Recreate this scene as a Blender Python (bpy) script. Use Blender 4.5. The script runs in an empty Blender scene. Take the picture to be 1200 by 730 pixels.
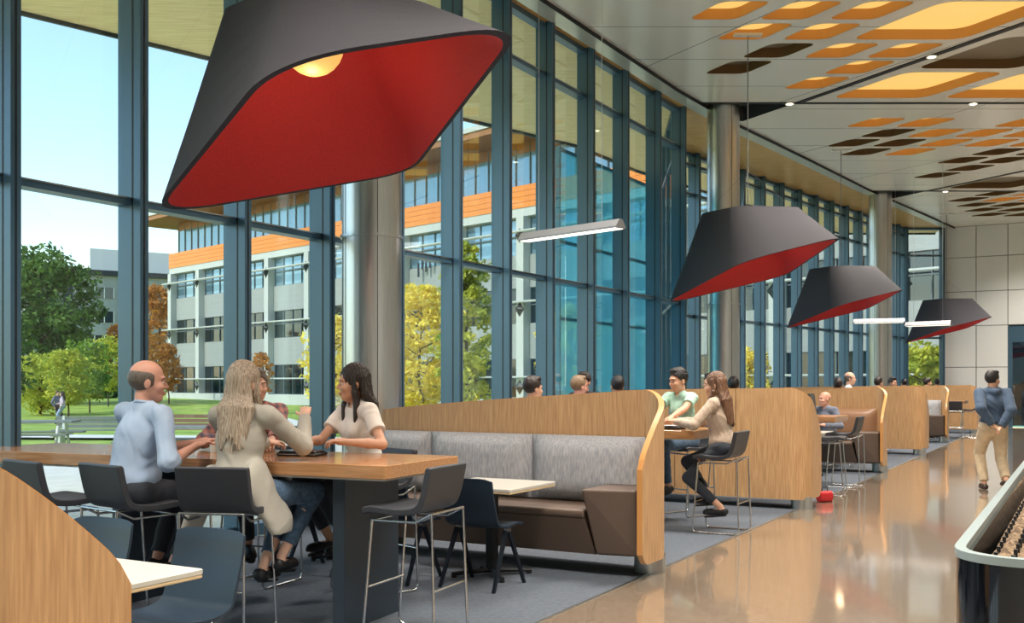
import bpy, bmesh, math, random
import numpy as np
from mathutils import Vector, Matrix, geometry
C = bpy.context.scene.collection
random.seed(7)
EZ = 1.54; FX = 1200.0; HY = 449.0
U = Vector((.872, -.49, 0)).normalized(); V = Vector((.49, .872, 0)).normalized()
UA = math.atan2(U.y, U.x)

def lin(c):
    c = c / 255.0
    return c / 12.92 if c <= .04045 else ((c + .055) / 1.055) ** 2.4
def rgb(r, g, b): return (lin(r), lin(g), lin(b), 1)

# ---------------------------------------------------------------- materials
MATS = {}
def mat(name, col, rough=.6, metal=0, noise=0, nscale=8, stretch=(1, 1, 1), bump=0, bscale=60, emit=None, estr=0,
        spec=.5, coat=0, col2=None, sheen=0, coords='Object', detail=4):
    if name in MATS: return MATS[name]
    m = bpy.data.materials.new(name); m.use_nodes = True
    nt = m.node_tree; N = nt.nodes; L = nt.links; b = N['Principled BSDF']
    b.inputs['Base Color'].default_value = col
    b.inputs['Roughness'].default_value = rough; b.inputs['Metallic'].default_value = metal
    b.inputs['Specular IOR Level'].default_value = spec
    b.inputs['Coat Weight'].default_value = coat
    if sheen: b.inputs['Sheen Weight'].default_value = sheen
    if emit: b.inputs['Emission Color'].default_value = emit; b.inputs['Emission Strength'].default_value = estr
    tc = N.new('ShaderNodeTexCoord'); mp = N.new('ShaderNodeMapping'); mp.inputs['Scale'].default_value = stretch
    L.new(tc.outputs[coords], mp.inputs['Vector'])
    if noise:
        t = N.new('ShaderNodeTexNoise'); t.inputs['Scale'].default_value = nscale; t.inputs['Detail'].default_value = detail
        L.new(mp.outputs[0], t.inputs['Vector'])
        r = N.new('ShaderNodeValToRGB')
        d = col2 or tuple(max(0, c * (1 - noise)) for c in col[:3]) + (1,)
        e = col if col2 else tuple(min(1, c * (1 + noise)) for c in col[:3]) + (1,)
        r.color_ramp.elements[0].color = d; r.color_ramp.elements[1].color = e
        r.color_ramp.elements[0].position = .35; r.color_ramp.elements[1].position = .65
        L.new(t.outputs['Fac'], r.inputs['Fac']); L.new(r.outputs['Color'], b.inputs['Base Color'])
    if bump:
        t2 = N.new('ShaderNodeTexNoise'); t2.inputs['Scale'].default_value = bscale; t2.inputs['Detail'].default_value = 3
        L.new(mp.outputs[0], t2.inputs['Vector'])
        bp = N.new('ShaderNodeBump'); bp.inputs['Strength'].default_value = bump; bp.inputs['Distance'].default_value = .01
        L.new(t2.outputs['Fac'], bp.inputs['Height']); L.new(bp.outputs[0], b.inputs['Normal'])
    MATS[name] = m
    return m

def glass_mat(name, tint, refl=.06, rough=0.0):
    if name in MATS: return MATS[name]
    m = bpy.data.materials.new(name); m.use_nodes = True
    nt = m.node_tree; N = nt.nodes; L = nt.links; N.remove(N['Principled BSDF']); out = N['Material Output']
    t = N.new('ShaderNodeBsdfTransparent'); t.inputs['Color'].default_value = tint
    g = N.new('ShaderNodeBsdfGlossy'); g.inputs['Roughness'].default_value = rough; g.inputs['Color'].default_value = (.9, .97, 1, 1)
    fr = N.new('ShaderNodeLayerWeight'); fr.inputs['Blend'].default_value = .25
    mul = N.new('ShaderNodeMath'); mul.operation = 'MULTIPLY_ADD'; mul.inputs[1].default_value = .22; mul.inputs[2].default_value = refl
    L.new(fr.outputs['Fresnel'], mul.inputs[0])
    mx = N.new('ShaderNodeMixShader'); L.new(mul.outputs[0], mx.inputs[0]); L.new(t.outputs[0], mx.inputs[1]); L.new(g.outputs[0], mx.inputs[2])
    L.new(mx.outputs[0], out.inputs['Surface'])
    MATS[name] = m
    return m

# ---------------------------------------------------------------- mesh builder
class MB:
    def __init__(s): s.v = []; s.f = []; s.mi = []
    def add(s, vs, fs, m=0):
        b = len(s.v); s.v += [tuple(v) for v in vs]; s.f += [tuple(b + i for i in f) for f in fs]; s.mi += [m] * len(fs); return s
    def box(s, lo, hi, M=None, m=0):
        x0, y0, z0 = lo; x1, y1, z1 = hi
        vs = [Vector(p) for p in ((x0,y0,z0),(x1,y0,z0),(x1,y1,z0),(x0,y1,z0),(x0,y0,z1),(x1,y0,z1),(x1,y1,z1),(x0,y1,z1))]
        if M: vs = [M @ v for v in vs]
        return s.add(vs, [(3,2,1,0),(4,5,6,7),(0,1,5,4),(1,2,6,5),(2,3,7,6),(3,0,4,7)], m)
    def prism(s, poly, z0, z1, M=None, m=0):          # poly: list of (x, y), anticlockwise
        n = len(poly); vs = [Vector((x, y, z0)) for x, y in poly] + [Vector((x, y, z1)) for x, y in poly]
        if M: vs = [M @ v for v in vs]
        fs = [tuple(range(n - 1, -1, -1)), tuple(range(n, 2 * n))] + [(i, (i + 1) % n, n + (i + 1) % n, n + i) for i in range(n)]
        return s.add(vs, fs, m)
    def rbox(s, lo, hi, r=.02, seg=3, axis='z', M=None, m=0):    # box whose four edges along one axis are rounded
        ax = 'xyz'.index(axis); a, b = [i for i in range(3) if i != ax]
        poly = rrect(lo[a], lo[b], hi[a], hi[b], r, seg)
        n = len(poly); vs = []
        for k, (t, ins) in enumerate(((lo[ax], r * .35), (lo[ax] + r * .35, 0), (hi[ax] - r * .35, 0), (hi[ax], r * .35))):
            ca, cb = (lo[a] + hi[a]) / 2, (lo[b] + hi[b]) / 2; wa, wb = (hi[a] - lo[a]) / 2, (hi[b] - lo[b]) / 2
            for x, y in poly:
                p = [0, 0, 0]; p[ax] = t; p[a] = ca + (x - ca) * (wa - ins) / wa; p[b] = cb + (y - cb) * (wb - ins) / wb
                v = Vector(p); vs.append(M @ v if M else v)
        fs = [tuple(range(n - 1, -1, -1)), tuple(range(3 * n, 4 * n))]
        for k in range(3): fs += [(k*n+i, k*n+(i+1) % n, (k+1)*n+(i+1) % n, (k+1)*n+i) for i in range(n)]
        return s.add(vs, fs, m)
    def tube(s, pts, r, seg=8, closed=False, m=0, r2=None):
        pts = [Vector(p) for p in pts]; n = len(pts); b = len(s.v); rings = []
        up = None
        for i, p in enumerate(pts):
            if closed: d = (pts[(i+1) % n] - pts[i-1])
            else: d = pts[min(i+1, n-1)] - pts[max(i-1, 0)]
            d.normalize()
            if up is None:
                up = Vector((0, 0, 1)) if abs(d.z) < .9 else Vector((1, 0, 0))
            a = d.cross(up)
            if a.length < 1e-4: a = d.cross(Vector((0, 1, 0)))
            a.normalize(); up = a.cross(d).normalized()
            rr = r if r2 is None else r + (r2 - r) * i / max(1, n - 1)
            rings.append([p + (a * math.cos(2*math.pi*k/seg) + up * math.sin(2*math.pi*k/seg)) * rr for k in range(seg)])
        vs = [v for R in rings for v in R]; fs = []
        for i in range(n if closed else n - 1):
            j = (i + 1) % n
            fs += [(i*seg+k, j*seg+k, j*seg+(k+1) % seg, i*seg+(k+1) % seg) for k in range(seg)]
        if not closed: fs += [tuple(range(seg)), tuple(range((n-1)*seg + seg - 1, (n-1)*seg - 1, -1))]
        return s.add(vs, fs, m)
    def lathe(s, prof, seg=24, c=(0, 0, 0), m=0):     # prof: (r, z)
        vs = []; fs = []; n = len(prof)
        for r, z in prof:
            for k in range(seg):
                a = 2 * math.pi * k / seg; vs.append((c[0] + r*math.cos(a), c[1] + r*math.sin(a), c[2] + z))
        for i in range(n - 1): fs += [(i*seg+k, i*seg+(k+1) % seg, (i+1)*seg+(k+1) % seg, (i+1)*seg+k) for k in range(seg)]
        fs += [tuple(range(seg - 1, -1, -1)), tuple(range((n-1)*seg, n*seg))]
        return s.add(vs, fs, m)
    def build(s, name, mats, parent=None, smooth=False, angle=35):
        me = bpy.data.meshes.new(name); me.from_pydata(s.v, [], s.f)
        if not isinstance(mats, (list, tuple)): mats = [mats]
        for m in mats: me.materials.append(m)
        if len(mats) > 1: me.polygons.foreach_set('material_index', s.mi)
        me.update()
        bm = bmesh.new(); bm.from_mesh(me); bmesh.ops.recalc_face_normals(bm, faces=bm.faces); bm.to_mesh(me); bm.free()
        if smooth: me.shade_smooth(); me.set_sharp_from_angle(angle=math.radians(angle))
        o = bpy.data.objects.new(name, me); C.objects.link(o)
        if parent: o.parent = parent
        return o
def rrect(x0, y0, x1, y1, r, seg=4):
    P = []
    for cx, cy, a0 in ((x1-r, y1-r, 0), (x0+r, y1-r, 90), (x0+r, y0+r, 180), (x1-r, y0+r, 270)):
        for k in range(seg + 1):
            a = math.radians(a0 + 90 * k / seg); P.append((cx + r*math.cos(a), cy + r*math.sin(a)))
    return P
def fillet(pts, r, seg=5, closed=True):               # rounds the corners of a polyline (2D or 3D)
    pts = [Vector(p) for p in pts]; n = len(pts); out = []
    for i in range(n):
        if not closed and i in (0, n - 1): out.append(pts[i]); continue
        p, a, b = pts[i], pts[i-1], pts[(i+1) % n]
        rr = r[i] if isinstance(r, (list, tuple)) else r
        da = (a - p); db = (b - p); la = min(rr, da.length * .45); lb = min(rr, db.length * .45)
        A = p + da.normalized() * la; B = p + db.normalized() * lb
        for k in range(seg + 1):
            t = k / seg; out.append(A * (1-t)**2 + p * 2*t*(1-t) + B * t*t)
    return out

def tag(o, label=None, cat=None, group=None, kind=None):
    if label: o['label'] = label
    if cat: o['category'] = cat
    if group: o['group'] = group
    if kind: o['kind'] = kind
    return o
def thing(name, label, cat, loc=(0, 0, 0), rz=0, group=None, kind=None):
    o = bpy.data.objects.new(name, None); C.objects.link(o); o.location = loc; o.rotation_euler = (0, 0, rz); o.empty_display_size = .1
    return tag(o, label, cat, group, kind)
def struct(o): o['kind'] = 'structure'; return o
def copy_tree(o, parent=None):
    c = o.copy(); C.objects.link(c); c.parent = parent
    for ch in list(o.children): copy_tree(ch, c)
    return c
def place(o, x, y, rz, label, group=None, z=0):
    o.location = (x, y, z); o.rotation_euler = (0, 0, rz); o['label'] = label
    if group: o['group'] = group
    elif 'group' in o: del o['group']
    return o
class Proto:                                         # first call hands out the prototype itself, later calls a copy
    def __init__(s, root): s.root = root; s.used = False
    def __call__(s, *a, **k):
        if s.used: return place(copy_tree(s.root), *a, **k)
        s.used = True; return place(s.root, *a, **k)
def ang(dx, dy): return math.atan2(dy, dx) - math.pi / 2      # rotation that turns local +Y towards (dx, dy)
# ---------------------------------------------------------------- the materials of the place
def wood(name, c1, c2, scale=1, axis='z', rough=.42, planks=0, coat=0):
    st = {'z': (22, 22, 1.1), 'x': (1.1, 22, 22), 'y': (22, 1.1, 22)}[axis]
    m = mat(name, c1, rough, noise=.1, nscale=3.2 * scale, stretch=st, col2=c2, detail=6, coat=coat)
    return m
OAK = wood('oak_veneer', rgb(200, 160, 116), rgb(172, 132, 92), 1, 'z', .38)
OAK_EDGE = mat('oak_edge', rgb(200, 144, 84), .35)
TABLE_WOOD = wood('cherry_table', rgb(190, 142, 98), rgb(160, 112, 72), 1.0, 'x', .22, coat=.4)
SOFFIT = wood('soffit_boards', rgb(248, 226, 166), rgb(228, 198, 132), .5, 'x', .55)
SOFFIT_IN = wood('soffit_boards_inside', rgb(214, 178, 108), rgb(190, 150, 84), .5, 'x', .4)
CHROME = mat('chrome', rgb(205, 208, 210), .16, 1)
STEEL = mat('brushed_steel', rgb(190, 192, 194), .30, 1, noise=.06, nscale=3, stretch=(30, 30, 1))
MULL = mat('mullion_paint', rgb(70, 102, 124), .30, .25)
MULL_D = mat('mullion_seam', rgb(22, 34, 44), .4)
GLASS = glass_mat('window_glass', (.93, .985, .985, 1), .03)
GLASS_B = glass_mat('blue_glass', (.56, .9, 1, 1), .06)
def _blue():
    nt = GLASS_B.node_tree; N = nt.nodes; mx = [n for n in N if n.type == 'MIX_SHADER'][0]; tr = N.new('ShaderNodeBsdfTranslucent'); tr.inputs['Color'].default_value = (.3, .8, 1, 1)
    df = N.new('ShaderNodeBsdfDiffuse'); df.inputs['Color'].default_value = (.3, .8, 1, 1); ad = N.new('ShaderNodeMixShader'); nt.links.new(tr.outputs[0], ad.inputs[1]); nt.links.new(df.outputs[0], ad.inputs[2])
    m2 = N.new('ShaderNodeMixShader'); m2.inputs[0].default_value = .32; nt.links.new(mx.outputs[0], m2.inputs[1]); nt.links.new(ad.outputs[0], m2.inputs[2]); nt.links.new(m2.outputs[0], N['Material Output'].inputs['Surface'])
_blue()
GLASS_C = glass_mat('door_glass', (.45, .7, .8, 1), .1)
CHAR = mat('charcoal_vinyl', rgb(52, 54, 60), .45, bump=.08, bscale=200)
NAVY = mat('navy_plastic', rgb(34, 48, 62), .38)
NAVY_LEG = mat('dark_blue_steel', rgb(24, 32, 42), .35, .3)
BROWN_V = mat('brown_vinyl', rgb(98, 82, 72), .42, bump=.06, bscale=150)
TAN_V = mat('tan_vinyl', rgb(150, 112, 84), .42, bump=.06, bscale=150)
GREY_F = mat('grey_woven_fabric', rgb(186, 186, 188), .9, noise=.2, nscale=10, stretch=(9, 9, 1.3), col2=rgb(150, 152, 160), bump=.15, bscale=90, detail=8)
WHITE_T = mat('cream_laminate', rgb(190, 187, 178), .3)
EDGE_T = mat('ply_edge', rgb(200, 176, 138), .5)
LAMP_OUT = mat('charcoal_felt', rgb(34, 32, 39), .92, noise=.16, nscale=60, bump=.2, bscale=300)
LAMP_IN = mat('red_felt', rgb(180, 46, 50), .8, noise=.08, nscale=60, bump=.15, bscale=300)
LAMP_EDGE = mat('felt_edge', rgb(34, 38, 52), .9)
BULB = mat('warm_globe', rgb(150, 116, 66), .5, emit=(1, .54, .14, 1), estr=.82)
TRAYGREY = mat('white_metal', rgb(214, 214, 212), .35, .2)
BLACK_G = mat('black_gloss', rgb(14, 18, 24), .08, coat=.6)
BLACK = mat('black_matte', rgb(20, 22, 26), .55)
RIM = mat('pale_stone_rim', rgb(150, 164, 166), .25)
def carpet_mat():
    m = mat('blue_grey_carpet', rgb(80, 87, 97), .95, noise=.14, nscale=26, bump=.3, bscale=260, coords='Object', detail=8)
    return m
CARPET = carpet_mat()
def terrazzo():
    m = bpy.data.materials.new('terrazzo'); m.use_nodes = True; nt = m.node_tree; N = nt.nodes; L = nt.links; b = N['Principled BSDF']
    tc = N.new('ShaderNodeTexCoord')
    vo = N.new('ShaderNodeTexVoronoi'); vo.inputs['Scale'].default_value = 120; L.new(tc.outputs['Object'], vo.inputs['Vector'])
    rp = N.new('ShaderNodeValToRGB'); e = rp.color_ramp.elements
    e[0].position = 0; e[0].color = rgb(118, 104, 90); e[1].position = 1; e[1].color = rgb(156, 140, 122)
    for p, c in ((.3, rgb(136, 118, 100)), (.62, rgb(124, 108, 92)), (.8, rgb(164, 148, 130))):
        q = e.new(p); q.color = c
    sp = N.new('ShaderNodeSeparateColor'); L.new(vo.outputs['Color'], sp.inputs[0]); L.new(sp.outputs[0], rp.inputs['Fac'])
    L.new(rp.outputs['Color'], b.inputs['Base Color'])
    b.inputs['Roughness'].default_value = .2; b.inputs['Coat Weight'].default_value = 1.0; b.inputs['Coat IOR'].default_value = 1.6; b.inputs['Coat Roughness'].default_value = .07
    b.inputs['Specular IOR Level'].default_value = .9
    return m
TERR = terrazzo()
def ceiling_mat():
    m = bpy.data.materials.new('ceiling_panels'); m.use_nodes = True; nt = m.node_tree; N = nt.nodes; L = nt.links; b = N['Principled BSDF']
    tc = N.new('ShaderNodeTexCoord'); sx = N.new('ShaderNodeSeparateXYZ'); L.new(tc.outputs['Object'], sx.inputs[0])
    def ma(op, a, bb=None, c=None):
        n = N.new('ShaderNodeMath'); n.operation = op
        for i, v in enumerate((a, bb, c)):
            if v is None: continue
            if isinstance(v, (int, float)): n.inputs[i].default_value = v
            else: L.new(v, n.inputs[i])
        return n.outputs[0]
    y = ma('DIVIDE', sx.outputs[1], 1.58); fy = ma('FRACT', y); ly = ma('LESS_THAN', fy, .012)
    xs = ma('MULTIPLY_ADD', sx.outputs[1], .577, sx.outputs[0]); fx = ma('FRACT', ma('DIVIDE', xs, 4.2)); lx = ma('LESS_THAN', fx, .005)
    ln = ma('MAXIMUM', ly, lx)
    mx = N.new('ShaderNodeMix'); mx.data_type = 'RGBA'; mx.inputs[6].default_value = rgb(236, 234, 222); mx.inputs[7].default_value = rgb(100, 100, 92)
    L.new(ln, mx.inputs[0]); L.new(mx.outputs[2], b.inputs['Base Color'])
    b.inputs['Metallic'].default_value = .15; b.inputs['Roughness'].default_value = .25
    return m
CEIL = ceiling_mat()
WALLW = mat('white_wall_panel', rgb(226, 228, 226), .5)
GAP = mat('shadow_gap', rgb(16, 17, 18), .6)
GRASS = mat('lawn', rgb(158, 178, 72), .9, noise=.2, nscale=.8, col2=rgb(118, 146, 50), detail=8)
PAVE = mat('pale_paving', rgb(214, 210, 200), .7, noise=.06, nscale=2)
ORANGE = mat('orange_cladding', rgb(226, 132, 46), .45, noise=.06, nscale=2, stretch=(.3, .3, 12))
CREAM = mat('cream_cladding', rgb(152, 154, 150), .6, noise=.04, nscale=1, stretch=(.2, .2, 10))
WHITEP = mat('white_paint', rgb(214, 214, 206), .5)
BGLASS = mat('dark_glazing', rgb(22, 32, 36), .06, spec=1.0)
BGLASS2 = mat('sky_glazing', rgb(136, 166, 184), .08, .4)  # pale blue puts the reflected sky into the colour of the upper glazing
BROOF = mat('brown_soffit', rgb(150, 98, 52), .6)
DARKM = mat('dark_bracket', rgb(30, 34, 40), .5)
CONC = mat('grey_concrete', rgb(146, 148, 144), .7, noise=.06, nscale=.6)
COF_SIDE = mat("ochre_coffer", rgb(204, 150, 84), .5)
COF_DARK = mat('unlit_coffer', rgb(116, 84, 46), .5)  # darker copy of the ochre sides, the missing lamp light put into the colour
COF_LIT = mat('lit_panel', rgb(120, 88, 48), .5, emit=(1, .62, .17, 1), estr=.86)
COF_OFF = mat('unlit_panel', rgb(130, 118, 96), .5)
SPOT = mat('spot_lens', rgb(255, 240, 210), .5, emit=(1, .9, .7, 1), estr=4)
BARK = mat('bark', rgb(74, 60, 48), .9, noise=.2, nscale=8)

BWHITE = mat('white_concrete', rgb(186, 188, 182), .6); BBAR = mat('glazing_bar_grey', rgb(96, 106, 108), .5); LIP = mat('pale_lip', rgb(206, 200, 182), .35, .3)
# ---------------------------------------------------------------- the room
CH = 7.04
D1 = Vector((.507, .862, 0)).normalized(); N1 = Vector((-D1.y, D1.x, 0)); A0 = Vector((-3.95, 8.0, 0)) + N1 * .12
D2 = Vector((10.3, 12.6, 0)).normalized(); N2 = Vector((-D2.y, D2.x, 0)); FL = 16.27; F0 = Vector((3.6, 23.6, 0)) + N2 * .12
FN0 = A0 - D1 * 12; FN1 = A0 + D1 * 14.4; FF1 = F0 + D2 * FL
E0 = Vector((1.34, 8.5, 0))                                          # row line: carpet edge
WR0 = Vector((4.65, -4, 0)); WF0 = Vector((15.25, 36.3, 0)); WF1 = Vector((24.4, 31.16, 0))
ep = lambda y: 1.24 + .5615 * (y - 8.5)
# floors
b = MB(); b.prism([(ep(-4), -4), WR0.xy, WF1.xy, WF0.xy, (ep(34.6), 34.6)], -.3, 0); struct(b.build('floor', TERR))
b = MB(); b.prism([FN0.xy, (ep(-4), -4), (ep(34.6), 34.6), WF0.xy, FF1.xy, F0.xy, FN1.xy], -.3, .002); struct(b.build('floor_carpeted', CARPET))
b = MB(); p0 = Vector((ep(-4), -4, 0)); p1 = Vector((ep(34.6), 34.6, 0)); d = (p1 - p0).normalized(); n = Vector((d.y, -d.x, 0)) * .012
b.prism([(p0 - n).xy, (p0 + n).xy, (p1 + n).xy, (p1 - n).xy], 0, .006); struct(b.build('trim_1', STEEL))
# walls behind and right of the camera, and the far wall with its doorway
def wallseg(name, a, c, z0, z1, t, m):
    d = (c - a).normalized(); n = Vector((-d.y, d.x, 0)) * t
    b = MB(); b.prism([a.xy, c.xy, (c + n).xy, (a + n).xy], z0, z1); return struct(b.build(name, m))
wallseg('wall_back', FN0, WR0, 0, 8, -.3, WALLW)
wallseg('wall_right', WR0, WF1, 0, 8, -.3, WALLW)
b = MB(); DW = (WF1 - WF0).normalized(); NW = Vector((-DW.y, DW.x, 0))
def wpan(t0, t1, z0, z1):                                            # one white panel, with open joints round it
    g = .012; a = WF0 + DW * (t0 + g); c = WF0 + DW * (t1 - g)
    b.prism([a.xy, c.xy, (c + NW * .05).xy, (a + NW * .05).xy], z0 + g, z1 - g)
ts = [0, 1.1, 2.1, 5.3, 6.5, 7.7, 8.9, 10.4]; zs = [0, 2.1, 3.55, 4.75, 5.95, 7.04]
for i in range(len(ts) - 1):
    for j in range(len(zs) - 1):
        if i == 2 and j < 2: continue
        wpan(ts[i], ts[i+1], zs[j], zs[j+1])
struct(b.build('wall_far', WALLW))
b = MB(); a = WF0 + NW * .06; c = WF1 + NW * .06
for t0, t1, z0 in ((0, 2.1, 0), (5.3, 10.49, 0), (2.1, 5.3, 3.55)):
    p, q = a + DW * t0, a + DW * t1; b.prism([p.xy, q.xy, (q + NW * .2).xy, (p + NW * .2).xy], z0, 8)
struct(b.build('wall_far_backing', mat('joint_grey', rgb(120, 124, 126), .7)))
dr = struct(thing('door_1', None, None, tuple(a + DW * 2.1), math.atan2(DW.y, DW.x)))
b = MB()
for x0, x1, z0, z1 in ((0, .14, 0, 3.5), (3.06, 3.2, 0, 3.5), (.14, 3.06, 2.95, 3.5), (1.55, 1.65, 0, 2.95)): b.box((x0, 0, z0), (x1, .12, z1))
b.build('door_frame', MULL, dr)
for x0 in (.14, 1.65):
    b = MB(); b.box((x0, .05, .02), (x0 + 1.41, .07, 2.93)); p = b.build('door_leaf', GLASS_C, dr)
    b = MB(); hx = 1.42 if x0 < 1 else 1.78; b.tube([(hx, -.03, .7), (hx, -.03, 1.5)], .015); b.build('door_handle', CHROME, p)
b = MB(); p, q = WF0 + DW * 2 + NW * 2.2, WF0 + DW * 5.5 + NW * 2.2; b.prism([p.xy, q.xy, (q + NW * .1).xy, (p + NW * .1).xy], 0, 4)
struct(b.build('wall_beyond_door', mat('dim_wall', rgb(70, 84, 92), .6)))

# glass walls
def glass_wall(name, P, D, N, ts, zs, wm=.09, depth=.24, blue=None):
    R = math.atan2(D.y, D.x); root = struct(thing(name, None, None, tuple(P), R))      # local x along the wall, +y outwards
    for i, t in enumerate(ts):
        b = MB(); w = wm / 2
        b.box((t - w, -depth, 0), (t + w, .05, CH)); b.box((t - w - .004, -depth * .62, 0), (t + w + .004, -depth * .55, CH), m=1)
        b.box((t - .008, -depth - .004, 0), (t + .008, -depth, CH), m=1)
        b.build('mullion', [MULL, MULL_D], root)
    for z in zs[1:-1]:
        b = MB(); b.box((ts[0], -.12, z - .035), (ts[-1], .04, z + .035)); b.box((ts[0], -.13, z + .02), (ts[-1], -.1, z + .032), m=1)
        b.build('transom', [MULL, STEEL], root)
    b = MB(); b.box((ts[0], -.12, 0), (ts[-1], .04, .12)); b.build('sill', MULL, root)
    b = MB(); b.box((ts[0], -.1, zs[-1] - .08), (ts[-1], .04, zs[-1])); b.build('head', MULL, root)
    for i in range(len(ts) - 1):
        for j in range(len(zs) - 1):
            b = MB(); b.box((ts[i] + .02, 0, zs[j] + .01), (ts[i+1] - .02, .012, zs[j+1] - .01)); b.build('pane', GLASS, root)
    return root
T1 = [-11.52 + 1.28 * k for k in range(9)] + [0, 1.22, 2.47, 3.73, 5.0, 6.28, 7.55, 8.84, 10.24, 11.62, 13.1, 14.4]
glass_wall('window_1', A0, D1, N1, T1, [0, 3.14, 6.24, CH])
jd = (F0 - FN1); jl = jd.length; jd.normalize()
glass_wall('window_2', FN1, jd, Vector((-jd.y, jd.x, 0)), [.15, jl / 2, jl - .1], [0, 3.14, 6.05, CH])
glass_wall('window_3', F0, D2, N2, [.1 + 1.175 * k for k in range(14)] + [FL - .08], [0, 3.14, 6.05, 6.75, CH], wm=.11)
rd = (WF0 - FF1); rl = rd.length; rd.normalize()
glass_wall('window_4', FF1, rd, Vector((-rd.y, rd.x, 0)), [.1, rl - .05], [0, 3.14, 6.05, CH])

# ceiling with its slanted openings
CE = [FN0 - N1 * .5, FN1 - N1 * .55 - D1 * 1.2, Vector((4.77, 21.7, 0)), Vector((7.2, 25, 0)), Vector((10.1, 29, 0)), Vector((15.6, 36.1, 0))]
E2 = Vector((-.455, .912, 0))
HOLES = []                                                           # (far left corner x, y, cells wide, lit)
def cell(x, y, n=1, lit=1): HOLES.append((x, y, n, lit))
for x, y, n, l in [(2.66,15.48,1,1),(3.71,15.48,1,1),(4.76,15.48,1,1),(3.25,16.39,1,1),(4.3,16.39,1,1),(5.4,16.39,2,1),(3.85,17.3,1,0),(4.9,17.3,1,1),(5.95,17.3,1,1),
        (3.4,18.2,1,0),(5.5,18.2,1,1),(5.04,19.12,1,1),(7.04,17.9,2,0),(6.15,19.75,2,1),(8.28,19.75,2,1),(7.95,15.95,2,0),(9.15,17.9,2,1),
        (10.1,15.95,2,1),(6.35,14.5,2,1),(3.1,14.56,1,1),(4.15,14.56,1,1),(10.4,19.75,2,1)]: cell(x, y, n, l)
B2 = {0: {0:1,1:1,3:1,4:1,5:0}, 1: {1:0,2:1,3:1,4:1,5:1,6:1}, 2: {1:0,2:0,3:1,4:1,5:1,6:0}, 3: {2:0,3:1,5:0,6:0,7:1}, 4: {5:0,6:0,7:1}, 5: {6:0,7:1,8:1}, 6: {6:0,7:1,8:1}}
dg = lambda y: 11.87 + (29.3 - y) * .5 - .35                         # left of the second diagonal joint
for j, r in B2.items():
    for i, l in r.items():
        x, y = 7.13 - .455 * j + 1.05 * i, 21.97 + .912 * j
        if x + 1.1 < dg(y) or j < 3: cell(x, y, 1, l)
cell(12.24, 28.9, 2, 0); cell(13.9, 26.9, 2, 1); cell(14.4, 28.9, 2, 1)
for x, y, l in [(13.1,31.0,0),(14.15,31.0,1),(15.2,31.0,1),(16.25,31.0,0),(13.75,31.9,0),(14.8,31.9,0),(15.85,31.9,1),(13.5,30.08,0),(14.6,30.08,1),(15.65,30.08,1),(16.7,30.08,1),
        (14.4,32.8,0),(15.45,32.8,0),(16.5,32.8,1),(15.05,33.75,0),(16.1,33.75,0),(17.1,33.75,0)]: cell(x, y, 1, l)
def hole_poly(x, y, n, grow=0):
    w = .73 + 1.05 * (n - 1); d = .80 + (n - 1)
    p = Vector((x, y, 0)); a = Vector((w, 0, 0)); c = -E2 * d
    q = [p, p + c, p + c + a, p + a]
    return fillet(q, .17 if n == 1 else .26, 5)
REC = [[(3.4,20.15),(5.55,20.15),(4.85,21.5),(4.3,21.35)], [(9.9,29.35),(11.85,29.35),(11.25,30.7),(10.6,30.6)]]
loops = [[v.xy for v in hole_poly(x, y, n)] for x, y, n, l in HOLES] + [[Vector(p) for p in r][::-1] for r in REC]
outer = [v.xy for v in CE] + [WF0.xy + Vector((.9, -.5)), WF1.xy, WR0.xy]
def with_holes(outer, loops):
    vs = list(outer); fs = [list(range(len(outer)))]
    def area(P): return sum(P[i-1].x * P[i].y - P[i].x * P[i-1].y for i in range(len(P)))
    if area(outer) < 0: fs[0].reverse()
    for lp in loops:
        if area(lp) > 0: lp = lp[::-1]
        fs.append(list(range(len(vs), len(vs) + len(lp)))); vs += lp
    V2, _, F2, *_ = geometry.delaunay_2d_cdt(vs, [], fs, 2, 1e-5)
    return V2, F2
V2, F2 = with_holes(outer, loops)
def in_poly(p, P):
    c = False
    for i in range(len(P)):
        a, b_ = P[i-1], P[i]
        if (a[1] > p[1]) != (b_[1] > p[1]) and p[0] < (b_[0]-a[0]) * (p[1]-a[1]) / (b_[1]-a[1]) + a[0]: c = not c
    return c
F2 = [f for f in F2 if not any(in_poly((sum(V2[i].x for i in f)/3, sum(V2[i].y for i in f)/3), lp) for lp in loops)]
b = MB(); b.add([(v.x, v.y, CH) for v in V2], [tuple(f) for f in F2]); b.add([(v.x, v.y, CH + .02) for v in V2], [tuple(f) for f in F2])
struct(b.build('ceiling', CEIL))
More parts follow.
